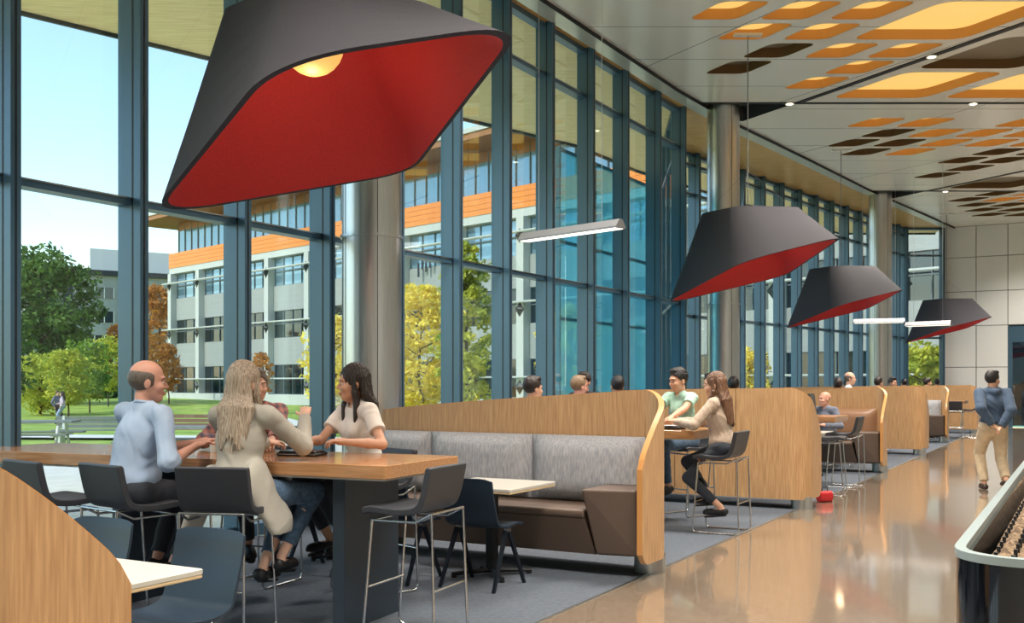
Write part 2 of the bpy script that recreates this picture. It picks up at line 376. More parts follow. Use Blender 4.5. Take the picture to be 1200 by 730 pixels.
def coffer_proto(n, lit):
    P = [v - Vector((0, 0, 0)) for v in hole_poly(0, 0, n)]
    root = thing('ceiling_coffer', None, 'ceiling light' if lit else 'ceiling recess')
    b = MB(); N_ = len(P); H = .17; vs = [(p.x, p.y, 0) for p in P] + [(p.x, p.y, H) for p in P]
    cx = sum(p.x for p in P) / N_; cy = sum(p.y for p in P) / N_
    b.add(vs, [(i, (i+1) % N_, N_ + (i+1) % N_, N_ + i) for i in range(N_)])
    e_ = MB(); e_.add([(p.x, p.y, -.001) for p in P] + [(cx + (p.x-cx) * (1 + .03/n), cy + (p.y-cy) * (1 + .03/n), -.004) for p in P] + [(cx + (p.x-cx) * (1 + .03/n), cy + (p.y-cy) * (1 + .03/n), .001) for p in P], [(i, (i+1) % N_, k*N_ + (i+1) % N_, k*N_ + i) if k == 1 else (N_+i, N_+(i+1) % N_, 2*N_+(i+1) % N_, 2*N_+i) for k in (1, 2) for i in range(N_)]); e_.build('edge_lip', LIP, root)
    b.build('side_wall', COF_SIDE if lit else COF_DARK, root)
    b = MB(); b.prism([(cx + (p.x-cx)*.985, cy + (p.y-cy)*.985) for p in P][::-1], H - .01, H + .02); b.build('light_panel' if lit else 'top_panel', COF_LIT if lit else COF_OFF, root)
    return Proto(root)
CP = {(n, l): coffer_proto(n, l) for n in (1, 2) for l in (0, 1)}
for x, y, n, l in HOLES:
    lab = {(1, 1): 'small glowing orange slanted opening in the metal ceiling', (1, 0): 'small unlit brown slanted opening in the metal ceiling',
           (2, 1): 'large glowing yellow slanted light panel recessed in the metal ceiling', (2, 0): 'large unlit brown slanted opening in the metal ceiling'}[(n, l)]
    CP[(n, l)](x, y, 0, lab, group={(1,1):'small lit ceiling openings',(1,0):'small unlit ceiling openings',(2,1):'large lit ceiling openings',(2,0):'large unlit ceiling openings'}[(n,l)], z=CH)
# recess caps, joints, edge strips
b = MB()
for r in REC:
    n = len(r); b.add([(x, y, CH) for x, y in r] + [(x, y, CH + .3) for x, y in r], [(i, (i+1) % n, n + (i+1) % n, n + i) for i in range(n)] + [tuple(range(n, 2*n))])
struct(b.build('trim_2', mat('recess_dark', rgb(60, 64, 66), .5)))
b = MB()
def strip(p, q, w, z0=CH - .012, z1=CH + .004):
    p = Vector((*p, 0)); q = Vector((*q, 0)); d = (q - p).normalized(); n = Vector((-d.y, d.x, 0)) * w / 2
    b.prism([(p - n).xy, (q - n).xy, (q + n).xy, (p + n).xy], z0, z1)
strip((3.4, 20.1), (17.5, 20.1), .1); strip((9.9, 29.3), (22.5, 29.3), .1)
strip((5.6, 20.1), (5.6 + .5 * 14, 20.1 - 14), .13); strip((11.87, 29.3), (11.87 + 4.6, 20.1), .11)
struct(b.build('trim_3', GAP))
b = MB()
for i in range(len(CE) - 1): strip(CE[i].xy, CE[i+1].xy, .03, CH - .05)
struct(b.build('trim_4', GAP))
b = MB()
for i in range(len(CE) - 1):
    d = (CE[i+1] - CE[i]).normalized(); n = Vector((-d.y, d.x, 0)) * .17
    strip((CE[i] + n).xy, (CE[i+1] + n).xy, .3, CH - .03)
struct(b.build('trim_5', mat('pale_edge', rgb(214, 216, 202), .3, .5)))
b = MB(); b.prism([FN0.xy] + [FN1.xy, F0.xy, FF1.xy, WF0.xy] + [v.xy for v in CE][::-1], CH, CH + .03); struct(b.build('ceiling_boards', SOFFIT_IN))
# outside soffit and roof slab over everything
so = [(-16, 5), (-11.5, 9.6), (-7.3, 15.1), (-5.18, 17.2), (-1.04, 21.2), (1.54, 23.7), (3.2, 26.4), (12.0, 37.5), (15.5, 37.5)]
b = MB(); b.prism([(x, y) for x, y in so] + [WF0.xy, FF1.xy, F0.xy, FN1.xy, FN0.xy, (-16, -2)][0:0] + [(15.3, 36.35), (FF1.x, FF1.y + .06), (F0.x - .05, F0.y), (FN1.x - .05, FN1.y), (FN0.x - .05, FN0.y), (-16, -8)], CH, CH + .05)
struct(b.build('ceiling_overhang', SOFFIT))
b = MB()
for i in range(len(so) - 1): strip(so[i], so[i+1], .06, CH - .06, CH + .9)
struct(b.build('trim_6', MULL_D))
b = MB(); b.prism([(x, y) for x, y in so] + [(26, 37.5), (26, -8), (-16, -8)], CH + .55, CH + .9); struct(b.build('roof_slab', CONC))

# steel columns
for (x, y, lab) in ((-1.52, 11.1, 'brushed steel round column nearest, behind the woman in white'), (4.22, 20.45, 'steel round column behind the second pendant shade'), (10.72, 29.8, 'steel round column furthest away, near the white end wall')):
    r = thing('steel_column', lab, 'column', (x, y, 0)); b = MB(); b.lathe([(.335, 0), (.335, .2), (.32, .22), (.32, CH + .28)], 48); b.build('shaft', STEEL, r, True)
    b = MB(); b.box((-.256, -.2, .2), (-.248, -.196, CH)); b.box((.1, -.308, .2), (.106, -.302, CH)); b.build('seam', MULL_D, r)
    b = MB(); b.lathe([(.337, 3.1), (.337, 3.13)], 48); b.build('joint_ring', STEEL, r, True)
# small downlights in the black joints
dl = thing('downlight', None, 'spotlight'); b = MB(); b.lathe([(.075, 0), (.085, -.01), (.085, .01), (.05, .02)], 20); b.build('rim', WALLW, dl, True)
b = MB(); b.lathe([(.06, -.012), (.055, -.004)], 16); b.build('lens', SPOT, dl); DL = Proto(dl)
for x, y in ((5.45, 20.1), (9.05, 20.1), (7.05, 17.2), (8.3, 14.7), (12.4, 29.3), (15.2, 29.3)):
    DL(x, y, 0, 'small round downlight set in the black ceiling joint', group='downlights in the ceiling joints', z=CH - .018)
# ---------------------------------------------------------------- ground outside
def gz(x, y):                                                        # height of the lawn
    d = math.hypot(x, y) 
    def ss(a, b_, t): t = max(0, min(1, (t - a) / (b_ - a))); return t * t * (3 - 2 * t)
    return -.06 - .5 * ss(24, 42, d) + .75 * ss(62, 108, d)
def ground_mesh(name, xs, ys, m, test=None, dz=0):
    b = MB(); idx = {}
    for j, y in enumerate(ys):
        for i, x in enumerate(xs): idx[i, j] = len(b.v); b.v.append((x, y, gz(x, y) + dz))
    for j in range(len(ys) - 1):
        for i in range(len(xs) - 1):
            cx, cy = (xs[i] + xs[i+1]) / 2, (ys[j] + ys[j+1]) / 2
            if test and not test(cx, cy): continue
            b.f.append((idx[i, j], idx[i+1, j], idx[i+1, j+1], idx[i, j+1])); b.mi.append(0)
    return b.build(name, m, None, True, 80)
out1 = lambda x, y: (Vector((x, y, 0)) - A0).dot(N1)
lawn = ground_mesh('lawn', [-170 + 4 * i for i in range(60)], [-30 + 4 * i for i in range(68)], GRASS, lambda x, y: out1(x, y) > 2 and (Vector((x, y, 0)) - F0).dot(N2) > 2 and (x < 4 or y > 27), -.08)
struct(lawn); 
b = MB(); q = [FN0 + N1 * .06, FN1 + N1 * .06, F0 + N2 * .06, FF1 + N2 * .06, Vector((15.3, 36.6, 0)), Vector((17, 44, 0))]
back = [Vector((6, 42, 0)), Vector((-3, 32, 0)), A0 + D1 * 6 + N1 * 12, A0 + D1 * -2 + N1 * 14, A0 + D1 * -14 + N1 * 14]
b.prism([v.xy for v in q] + [v.xy for v in back], -.35, -.055); struct(b.build('ground_terrace', PAVE))
def path(pts, w, name):
    pts = [Vector((x, y, 0)) for x, y in pts]; b = MB(); vs = []
    P = []
    for i in range(len(pts) - 1):
        for k in range(12): P.append(pts[i].lerp(pts[i+1], k / 12))
    P.append(pts[-1])
    for i, p in enumerate(P):
        d = (P[min(i+1, len(P)-1)] - P[max(i-1, 0)]).normalized(); n = Vector((-d.y, d.x, 0)) * w / 2
        for s in (-1, 1): v = p + n * s; vs.append((v.x, v.y, gz(v.x, v.y) + .03))
    b.add(vs, [(2*i, 2*i+1, 2*i+3, 2*i+2) for i in range(len(P)-1)]); return struct(b.build(name, PAVE))
path([(-60, 40.0), (-25, 41.0), (-12, 39.5), (-4, 37)], 2.2, 'ground_path')
path([(-4, 37), (-6, 44), (-11, 52), (-16, 66), (-24, 88)], 1.6, 'ground_path_far')

# ---------------------------------------------------------------- the office building across the lawn
BO = Vector((-33, 100, 0)); BD = Vector((.70, -.714, 0)).normalized()
ob = thing('office_building', 'long office building across the lawn with an orange band and grey cladding', 'building', (BO.x, BO.y, .35), math.atan2(BD.y, BD.x))
BLn = 84; BDp = 22                                                    # local x along the front, -y towards us
def part(name, m, fn, parent=ob, smooth=False):
    b = MB(); fn(b); return b.build(name, m, parent, smooth)
part('wall', CREAM, lambda b: [b.box((0, 0, z0), (BLn, BDp, z1)) for z0, z1 in ((0, .25), (2.75, 5.0), (7.3, 9.4), (11.75, 12.2))] + [b.box((0, .5, .2), (BLn, BDp, 12))])
part('white_band', BWHITE, lambda b: b.box((-.3, -.35, 11.8), (BLn, BDp, 12.35)))
part('orange_band', ORANGE, lambda b: [b.box((-.3, -.4, 12.35 + .36 * k), (BLn, BDp, 12.35 + .36 * k + .34)) for k in range(4)])
part('penthouse_glazing', BGLASS2, lambda b: b.box((.4, .3, 13.8), (BLn, BDp, 16.6)))
part('penthouse_mullions', BBAR, lambda b: [b.box((.4 + 1.3 * k, .22, 13.8), (.47 + 1.3 * k, .3, 16.6)) for k in range(64)])
part('lintel_band', BROOF, lambda b: b.box((.3, .25, 16.0), (BLn, BDp, 16.7)))
part('roof', BROOF, lambda b: b.box((-3.4, -2.8, 16.7), (BLn, BDp + 2, 17.1)))
part('roof_edge', BWHITE, lambda b: b.box((-3.5, -2.9, 17.1), (BLn, BDp + 2, 17.4)))
part('plinth', BWHITE, lambda b: b.box((-.3, -.6, -.6), (BLn, 0, .25)))
piers = [0.1] + [5.7 + 6.1 * k for k in range(13)]
b0 = MB(); b0.box((-.32, -.55, 0), (.32, .4, 11.8)); pier = b0.build('pier', BWHITE, ob)
br = MB()
for z in (.95, 5.9, 10.6): br.add([(0, -.56, z + .45), (.42, -.56, z + .0), (0, -.56, z - .5), (-.42, -.56, z + .0), (0, -.75, z)], [(0,1,4),(1,2,4),(2,3,4),(3,0,4),(3,2,1,0)])
brk = br.build('bracket', DARKM, pier)
for i, x in enumerate(piers):
    if i == 0: pier.location.x = x; continue
    c = pier.copy(); C.objects.link(c); c.parent = ob; c.location.x = x; d = brk.copy(); C.objects.link(d); d.parent = c
def window(w, z0, z1, name='window'):
    b = MB(); b.box((0, .18, z0), (w, .3, z1)); o = b.build(name, BGLASS if z0 < 9 else BGLASS2, ob)
    b = MB(); n = max(2, round(w / 1.5))
    for k in range(n + 1): x = w * k / n; b.box((x - .03, .1, z0), (x + .03, .18, z1))
    for z in (z0, z0 + (z1 - z0) * .52, z1): b.box((0, .1, z - .04), (w, .18, z + .04))
    b.build('glazing_bar', BBAR, o)
    return o
for z0, z1 in ((.25, 2.75), (5.0, 7.3), (9.4, 11.75)):
    w0 = None
    for i in range(len(piers) - 1):
        x = piers[i] + .32; w = piers[i+1] - piers[i] - .64
        if w0 is None or i < 2: w0 = window(w, z0, z1); w0.location.x = x
        else:
            c = w0.copy(); C.objects.link(c); c.location.x = x
            for g in w0.children: d = g.copy(); C.objects.link(d); d.parent = c
for z in (1.55, 6.3, 10.75):
    part('sunshade', BWHITE, lambda b: [b.box((-.6, -1.0 + .22 * k, z), (BLn, -.88 + .22 * k, z + .09)) for k in range(3)])
part('hanging_sign_mark', DARKM, lambda b: [b.box((38.0 + i * .42, -.42, 8.9 + j), (38.2 + i * .42, -.4, 9.9 + j)) for i, j in ((0, -.2), (1, .3), (2, .1), (3, .35))])

# the far grey building with dark stair strips and its white roof box
gb = thing('grey_building', 'grey block with dark vertical strips far behind the trees', 'building', (-72, 152, .5), math.atan2(26, 40))
part('wall', CONC, lambda b: b.box((0, 0, 0), (60, 20, 17.6)), gb)
part('roof_edge', DARKM, lambda b: b.box((-.5, -.6, 17.6), (60.5, 20, 18.4)), gb)
for x in (5, 13, 21, 29, 37): part('dark_strip', DARKM, lambda b: b.box((x, -.2, 0), (x + 1.3, 0, 17.5)), gb)
for x0 in (1, 6.6, 14.6, 22.6, 30.6, 38.6):
    for z in (3, 6.7, 10.4, 14.1):
        p = part('window', BGLASS, lambda b: b.box((x0, -.1, z), (x0 + 5.6, 0, z + 1.7)), gb)
        part('glazing_bar', WHITEP, lambda b: [b.box((x0 + 1.4 * k, -.16, z), (x0 + .12 + 1.4 * k, -.1, z + 1.7)) for k in range(5)], p)
rb = thing('roof_plant_room', 'plain white and grey box standing on the roof of the grey block', 'building', (-71.5, 160, 18.9), math.atan2(26, 40))
part('wall', WHITEP, lambda b: b.box((6, 4, 0), (25, 12, 4.6)), rb)
part('side_wall', CONC, lambda b: b.box((25, 4, 0), (29, 12, 4.9)), rb)

# ---------------------------------------------------------------- trees
def leafmat(name, c1, c2): 
    m = mat(name, c1, .75, noise=.1, nscale=1.6, col2=c2, coords='Object', detail=3)
    nt = m.node_tree; N = nt.nodes; b = N['Principled BSDF']; tr = N.new('ShaderNodeBsdfTranslucent'); mx = N.new('ShaderNodeMixShader'); mx.inputs[0].default_value = .35
    l = b.inputs['Base Color'].links; 
    if l: nt.links.new(l[0].from_socket, tr.inputs['Color'])
    nt.links.new(b.outputs[0], mx.inputs[1]); nt.links.new(tr.outputs[0], mx.inputs[2]); nt.links.new(mx.outputs[0], N['Material Output'].inputs['Surface'])
    return m
LEAF = {'dark': leafmat('dark_leaves', rgb(112, 142, 62), rgb(56, 86, 40)), 'green': leafmat('green_leaves', rgb(156, 182, 70), rgb(98, 132, 48)),
        'yellow': leafmat('yellow_leaves', rgb(255, 238, 112), rgb(234, 208, 72)), 'lime': leafmat('lime_leaves', rgb(218, 214, 86), rgb(156, 172, 60)),
        'orange': leafmat('orange_leaves', rgb(214, 146, 60), rgb(160, 108, 48))}
def tree(name, label, cat, x, y, H, R, col, leaves=2600, trunk=.12, base=.22, shape=1.0, seed=1, size=.16, group=None):
    rnd = random.Random(seed); z0 = gz(x, y) - .1
    r = thing(name, label, cat, (x, y, z0), 0, group)
    b = MB(); top = H * .8; wob = lambda s: rnd.uniform(-s, s)
    tp = [Vector((wob(.05) * H * k / 8, wob(.05) * H * k / 8, top * k / 6)) for k in range(7)]
    b.tube(tp, trunk, 7, r2=trunk * .25); tips = []
    nb = 16
    for k in range(nb):
        t = base + (.93 - base) * (k + .5) / nb; p = tp[min(5, int(t / .8 * 6))] if t < .8 else tp[-1]
        p = Vector((p.x, p.y, min(H * t, top)))
        a = k * 2.4 + wob(.4); rr = R * (1 - abs((t - base) / (1 - base) * 2 - .75) ** 2 * .5) * rnd.uniform(.6, .95)
        q = p + Vector((math.cos(a) * rr, math.sin(a) * rr, rr * .55 * shape)); mid = p.lerp(q, .5) + Vector((0, 0, -.06 * rr))
        b.tube([p, mid, q], trunk * .32, 5, r2=trunk * .08); tips += [(q, rr), (mid, rr)]
    b.build('trunk', BARK, r, True)
    b = MB(); clumps = []
    for q, rr in tips:
        for _ in range(3): clumps.append((q + Vector((wob(.25), wob(.25), wob(.3))) * R, R * rnd.uniform(.16, .3)))
    cz = H * (1 + base) / 2; hz = H * (1 - base) / 2
    for _ in range(len(clumps)):
        a = rnd.uniform(0, 6.28); u = rnd.uniform(-1, .98); w_ = math.sqrt(1 - u * u) ** (.9 if shape < 1.3 else 1.4) * rnd.uniform(.5, .95)
        clumps.append((Vector((math.cos(a) * w_ * R, math.sin(a) * w_ * R, cz + u * hz * .95)), R * rnd.uniform(.15, .28)))
    for _ in range(leaves):
        c, cr = clumps[rnd.randrange(len(clumps))]
        d = Vector((rnd.gauss(0, 1), rnd.gauss(0, 1), rnd.gauss(0, 1))).normalized() * cr * rnd.uniform(.55, 1.05)
        p = c + Vector((d.x, d.y, d.z * .8)); s = size * rnd.uniform(.6, 1.2)
        n = Vector((rnd.gauss(0, 1), rnd.gauss(0, 1), rnd.gauss(0, 1) + .6)).normalized(); t = n.orthogonal().normalized(); u = n.cross(t)
        a = rnd.uniform(0, 6.28); t, u = t * math.cos(a) + u * math.sin(a), u * math.cos(a) - t * math.sin(a)
        b.add([p - t * s, p + u * s * .5 + n * s * .12, p + t * s, p - u * s * .5 + n * s * .12], [(0, 1, 2, 3)])
    b.build('foliage', LEAF[col], r)
    return r
def PX(px, y): return ((px - 600) / 1200 * y, y)
tree('broadleaf_tree', 'big dark green tree at the left edge of the lawn', 'tree', *PX(50, 82), 12.4, 4.6, 'dark', 9500, .35, .15, .8, 3, .28)
tree('broadleaf_tree', 'dark green tree half hidden behind the left window post', 'tree', *PX(-22, 56), 7.0, 2.4, 'dark', 4200, .25, .12, .8, 4, .26)
tree('small_round_tree', 'small round yellow-green tree in front of the big dark tree', 'tree', *PX(47, 66), 3.9, 2.0, 'lime', 4200, .1, .12, .5, 5, .15)
for i, (px, yy, h_, c, lab) in enumerate(((80, 62, 4.2, 'lime', 'slender pale birch right of the small round tree'), (105, 70, 5.0, 'green', 'slender green birch in the middle of the birch group'),
        (127, 79, 5.6, 'lime', 'slender birch nearest the second window post'), (141, 89, 6.8, 'orange', 'reddish brown thin tree beside the second window post'))):
    tree('slender_birch', lab, 'tree', *PX(px, yy), h_, 1.45, c, 3000, .06, .2, 1.2, 20 + i, .14)
tree('slender_birch', 'narrow orange tree at the left corner of the office building', 'tree', *PX(198, 84), 5.0, 1.05, 'orange', 2400, .07, .22, 1.5, 31, .15)
tree('broadleaf_tree', 'green tree behind the narrow orange tree', 'tree', *PX(160, 140), 10.2, 2.4, 'green', 3000, .15, .1, .8, 32, .28)
tree('broadleaf_tree', 'tall orange tree in front of the grey block', 'tree', *PX(186, 125), 13.5, 3.4, 'orange', 3800, .2, .1, .8, 33, .34)
tree('slender_birch', 'small orange tree behind the blonde woman', 'tree', *PX(306, 70), 4.3, .9, 'orange', 900, .05, .3, 1.5, 34, .14)
tree('young_maple', 'yellow tree just left of the nearest steel column', 'tree', *PX(392, 42), 5.0, 1.35, 'yellow', 2600, .07, .2, 1.2, 35, .13)
tree('young_maple', 'bright yellow spreading tree right of the nearest steel column', 'tree', *PX(494, 35.5), 5.5, 1.55, 'yellow', 6500, .075, .2, 1.1, 36, .105)
tree('tall_narrow_tree', 'tall narrow green and yellow tree beside the bright yellow one', 'tree', *PX(546, 29), 5.9, .85, 'lime', 5500, .08, .18, 1.6, 37, .10)
tree('young_maple', 'yellow tree seen between the window posts above the seated heads', 'tree', *PX(664, 39), 5.2, 1.15, 'yellow', 4800, .07, .18, 1.3, 38, .11)
tree('young_maple', 'small yellow tree right of the second steel column', 'tree', *PX(880, 46), 3.9, 1.0, 'yellow', 1800, .06, .2, 1.2, 39, .12)
tree('broadleaf_tree', 'green tree behind the blue glass screen', 'tree', *PX(735, 44), 4.8, 1.9, 'green', 4200, .12, .1, .9, 40, .15)
tree('broadleaf_tree', 'green tree behind the far glass wall', 'tree', *PX(1088, 42), 3.8, 1.5, 'lime', 2500, .12, .1, .9, 41, .18)
# clipped hedge at the end of the lawn
hd = thing('hedge', 'low dark hedge at the far end of the lawn', 'hedge', (0, 0, 0)); b = MB(); rnd = random.Random(5)
for _ in range(5200):
    t = rnd.random(); x, y = -70 + t * 32, 92 + t * 6 + rnd.uniform(-1, 1); z = gz(x, y) + abs(rnd.gauss(0, .7)) * 1.1
    n = Vector((rnd.gauss(0, 1), rnd.gauss(0, 1), rnd.gauss(0, 1))).normalized(); t_ = n.orthogonal(); u = n.cross(t_); s = .3
    p = Vector((x, y, z)); b.add([p - t_*s, p + u*s*.6, p + t_*s, p - u*s*.6], [(0, 1, 2, 3)])
b.build('foliage', LEAF['dark'], hd)

# blue tinted glass screen of the entrance outside
sc_ = thing('blue_glass_screen', 'tall blue tinted glass screen outside the near glass wall', 'glass screen', tuple(A0 + D1 * 10.3 + N1 * .45), math.atan2(D1.y, D1.x))
for k in range(3):
    b = MB(); b.box((.03 + k * 1.38, 0, .1), (1.36 + k * 1.38, .02, 5.45)); b.build('blue_pane', GLASS_B, sc_)
b = MB()
for k in range(4): b.box((k * 1.38 - .02, -.03, 0), (k * 1.38 + .02, .05, 5.5))
for z in (.06, 2.6, 3.9, 5.45): b.box((0, -.02, z), (4.14, .04, z + .05))
b.build('frame', mat('teal_frame', rgb(40, 120, 150), .3, .3), sc_)

# benches and tables on the terrace
def picnic(label, x, y, rz, m, w=2.2, z=-.06, h=.74):
    r = thing('picnic_table', label, 'table', (x, y, z), rz)
    b = MB(); [b.box((-w/2, -.4 + .165 * k, h - .05), (w/2, -.25 + .165 * k, h)) for k in range(5)]; b.build('tabletop', m, r)
    for s in (-1, 1):
        b = MB(); [b.box((-w/2, s * .72 - .14 + .145 * k, .42), (w/2, s * .72 - .005 + .145 * k, .46)) for k in range(2)]; b.build('bench_seat', m, r)
        b = MB(); b.tube([(s * w * .36, -.62, 0), (s * w * .36, -.3, h - .05)], .035); b.tube([(s * w * .36, .62, 0), (s * w * .36, .3, h - .05)], .035); b.box((s * w * .36 - .03, -.85, .38), (s * w * .36 + .03, .85, .42)); b.build('leg', WHITEP, r)
    return r
GW = mat('grey_slats', rgb(118, 122, 118), .6); BW = mat('brown_slats', rgb(126, 96, 78), .6)
picnic('grey slatted picnic table outside at the far left', -11.2, 23.6, .15, GW)
picnic('grey picnic table outside behind the man in the blue shirt', -6.6, 20.6, -.1, GW)
def bench(label, x, y, rz, m, w=2.6):
    z = gz(x, y); r = thing('garden_bench', label, 'bench', (x, y, z), rz)
    b = MB(); [b.box((-w/2, -.25 + .13 * k, .42), (w/2, -.14 + .13 * k, .46)) for k in range(4)]; b.build('seat', m, r)
    b = MB(); [b.box((-w/2, .28, .5 + .14 * k), (w/2, .32, .61 + .14 * k)) for k in range(3)]; b.build('backrest', m, r)
    for s in (-1, 1): b = MB(); b.box((s * w * .4 - .05, -.25, 0), (s * w * .4 + .05, .3, .42)); b.box((s * w * .4 - .04, .26, .42), (s * w * .4 + .04, .3, .92)); b.build('leg', WHITEP, r)
bench('brown slatted bench outside between the man and the blonde woman', -10.2, 32.2, 0, BW, 3.0)
bench('pale slatted bench on the lawn behind the seated man', -14.2, 34.5, .1, GW, 2.4)
# ---------------------------------------------------------------- pendant shades
LB = [Vector(p) for p in ((1.01, -2.38, 3.59), (-.41, -2.45, 3.23), (-1.19, .61, 2.84), (.96, .83, 3.36))]
LT = [Vector(p) for p in ((.85, -.75, 4.25), (-.16, -.92, 4.25), (-.72, -.09, 4.25), (.28, .12, 4.25))]
def ringpts(P, r, seg=8): return fillet(P, r, seg)
pr = thing('pendant_shade', None, 'pendant lamp')
def shade_mesh():
    B0 = ringpts(LB, [.45, .5, .62, .4]); T0 = ringpts(LT, [.2, .24, .28, .2]); n = len(B0)
    cb = sum(B0, Vector()) / n; ct = sum(T0, Vector()) / n; th = .065
    Bi = [p + (cb - p).normalized() * th for p in B0]; Ti = [p + (ct - p).normalized() * th - Vector((0, 0, th)) for p in T0]
    return B0, T0, Bi, Ti, n
B0, T0, Bi, Ti, n = shade_mesh()
K = 6
b = MB(); vs = [B0[i].lerp(T0[i], k / K) for k in range(K + 1) for i in range(n)]
b.add(vs, [(k*n+i, k*n+(i+1) % n, (k+1)*n+(i+1) % n, (k+1)*n+i) for k in range(K) for i in range(n)] + [tuple(range(K*n, K*n+n))])
b.build('outer_shell', LAMP_OUT, pr, True, 28)
b = MB(); vs = [Bi[i].lerp(Ti[i], k / K) for k in range(K + 1) for i in range(n)]
b.add(vs, [(k*n+i, k*n+(i+1) % n, (k+1)*n+(i+1) % n, (k+1)*n+i) for k in range(K) for i in range(n)] + [tuple(range(K*n, K*n+n))])
o = b.build('red_lining', LAMP_IN, pr, True, 28); o['label'] = 'red felt lining'
b = MB(); b.add(list(B0) + list(Bi), [(i, (i+1) % n, n + (i+1) % n, n + i) for i in range(n)]); b.build('rim', LAMP_EDGE, pr)
gb_ = MB(); gc = (-.03, -.66, 3.90); gb_.lathe([(.21 * math.sin(math.radians(a)) + .002, .21 * math.cos(math.radians(a))) for a in range(0, 181, 15)], 28, gc); gb_.build('globe_bulb', BULB, pr, True, 60)
b = MB(); b.lathe([(.05, 0), (.05, .16)], 12, (-.05, -.66, 4.05)); b.build('lamp_holder', BLACK, pr, True)
b = MB(); b.tube([(.06, -.41, 4.25), (.06, -.41, CH - .03)], .008, 6)
for q in LT: b.tube([q * .8 + Vector((.012, -.08, .85)), (.06, -.41, 4.9)], .0016, 4)
b.build('cable', mat('cable_grey', rgb(92, 94, 96), .6), pr)
b = MB(); b.box((-.16, -.46, CH - .04), (.28, -.36, CH)); b.build('ceiling_plate', WHITEP, pr)
PD = Proto(pr)
PD(-1.55, 7.8, .29, 'largest charcoal pendant shade with red lining, nearest the camera, globe bulb showing')
PD(3.66, 16.53, -.02, 'charcoal pendant shade with red lining in front of the second steel column')
PD(7.71, 24.48, -.09, 'charcoal and red pendant shade hanging between the two far columns')
PD(14.1, 33.61, -.18, 'smallest charcoal and red pendant shade, in front of the white end wall')
def bar_light(label, p, q, z):
    p = Vector((*p, z)); q = Vector((*q, z)); d = q - p; L_ = d.length
    r = thing('linear_pendant', label, 'pendant lamp', tuple(p), math.atan2(d.y, d.x))
    b = MB(); b.prism([(0, -.09), (L_, -.09), (L_, .09), (0, .09)], 0, .02); b.add([(0,-.09,.02),(L_,-.09,.02),(L_,.09,.02),(0,.09,.02),(0,-.03,.11),(L_,-.03,.11),(L_,.03,.11),(0,.03,.11)], [(0,1,5,4),(1,2,6,5),(2,3,7,6),(3,0,4,7),(4,5,6,7)])
    b.build('housing', mat('grey_metal', rgb(126, 128, 132), .4, .3), r)
    b = MB(); b.box((.03, -.075, -.006), (L_ - .03, .075, 0)); b.build('diffuser', mat('bar_lens', rgb(255, 250, 235), .5, emit=(1, .93, .8, 1), estr=1.6), r)
    for t in (.18, .82): b = MB(); b.tube([(L_ * t, 0, .11), (L_ * t, 0, CH - z)], .004, 5); b.build('cable', STEEL, r)
bar_light('slim grey linear pendant light in front of the near glass wall', (.14, 13.6), (1.32, 12.4), 3.42)
bar_light('short white linear pendant left of the furthest pendant shade', (9.0, 27.0), (10.2, 26.6), 3.12)
bar_light('white linear pendant overlapping the smallest pendant shade', (10.0, 26.0), (10.85, 25.3), 2.98)

# ---------------------------------------------------------------- bar stool (faces local +Y)
def shell_profile(seat_z, back_z, front, rear, th, lean=.09):
    C_ = [(front, seat_z - .012), (front - .06, seat_z), (0, seat_z - .012), (rear + .07, seat_z), (rear + .01, seat_z + .035), (rear - .02, seat_z + .1), (rear - lean * .7, (seat_z + back_z) / 2 + .05), (rear - lean, back_z)]
    P = [Vector((y, z, 0)) for y, z in C_]; out = []
    for i in range(len(P) - 1):
        p0, p1, p2, p3 = P[max(i-1, 0)], P[i], P[i+1], P[min(i+2, len(P)-1)]
        for k in range(4):
            t = k / 4; out.append(.5 * ((2*p1) + (-p0+p2)*t + (2*p0-5*p1+4*p2-p3)*t*t + (-p0+3*p1-3*p2+p3)*t**3))
    out.append(P[-1]); low = []
    for i, p in enumerate(out):
        d = (out[min(i+1, len(out)-1)] - out[max(i-1, 0)]).normalized(); nn = Vector((d.y, -d.x, 0))   # to the outside of the L
        low.append(p + nn * th * (1 if 0 < i < len(out) - 1 else .7))
    return out, low
def shell(w, seat_z, back_z, front, rear, th, lean=.09, curve=0, taper=.0, rtop=0):
    up, low = shell_profile(seat_z, back_z, front, rear, th, lean); n = len(up); b = MB(); X = 9; vs = []
    for side in (up, low):
        for i, p in enumerate(side):
            t = i / (n - 1); bk = max(0, (t - .55) / .45)
            for k in range(X):
                s = -1 + 2 * k / (X - 1); ww = w / 2 * (1 - taper * bk)
                z = p.y; y = p.x
                if rtop and t > .8: 
                    e = (t - .8) / .2; z -= rtop * (abs(s) ** 6) * e
                y += curve * s * s * (bk if bk else 0); z += curve * .35 * s * s * (1 - bk)
                ed = .25 * th if k in (0, X - 1) else 0
                vs.append((s * ww, y, z))
    N_ = n * X; fs = []
    for i in range(n - 1):
        for k in range(X - 1):
            a = i*X+k; fs += [(a, a+1, a+X+1, a+X), (N_+a, N_+a+X, N_+a+X+1, N_+a+1)]
        fs += [(i*X, (i+1)*X, N_+(i+1)*X, N_+i*X), (i*X+X-1, N_+i*X+X-1, N_+(i+1)*X+X-1, (i+1)*X+X-1)]
    for k in range(X - 1): fs += [(k, N_+k, N_+k+1, k+1), ((n-1)*X+k, (n-1)*X+k+1, N_+(n-1)*X+k+1, N_+(n-1)*X+k)]
    b.add(vs, fs); return b
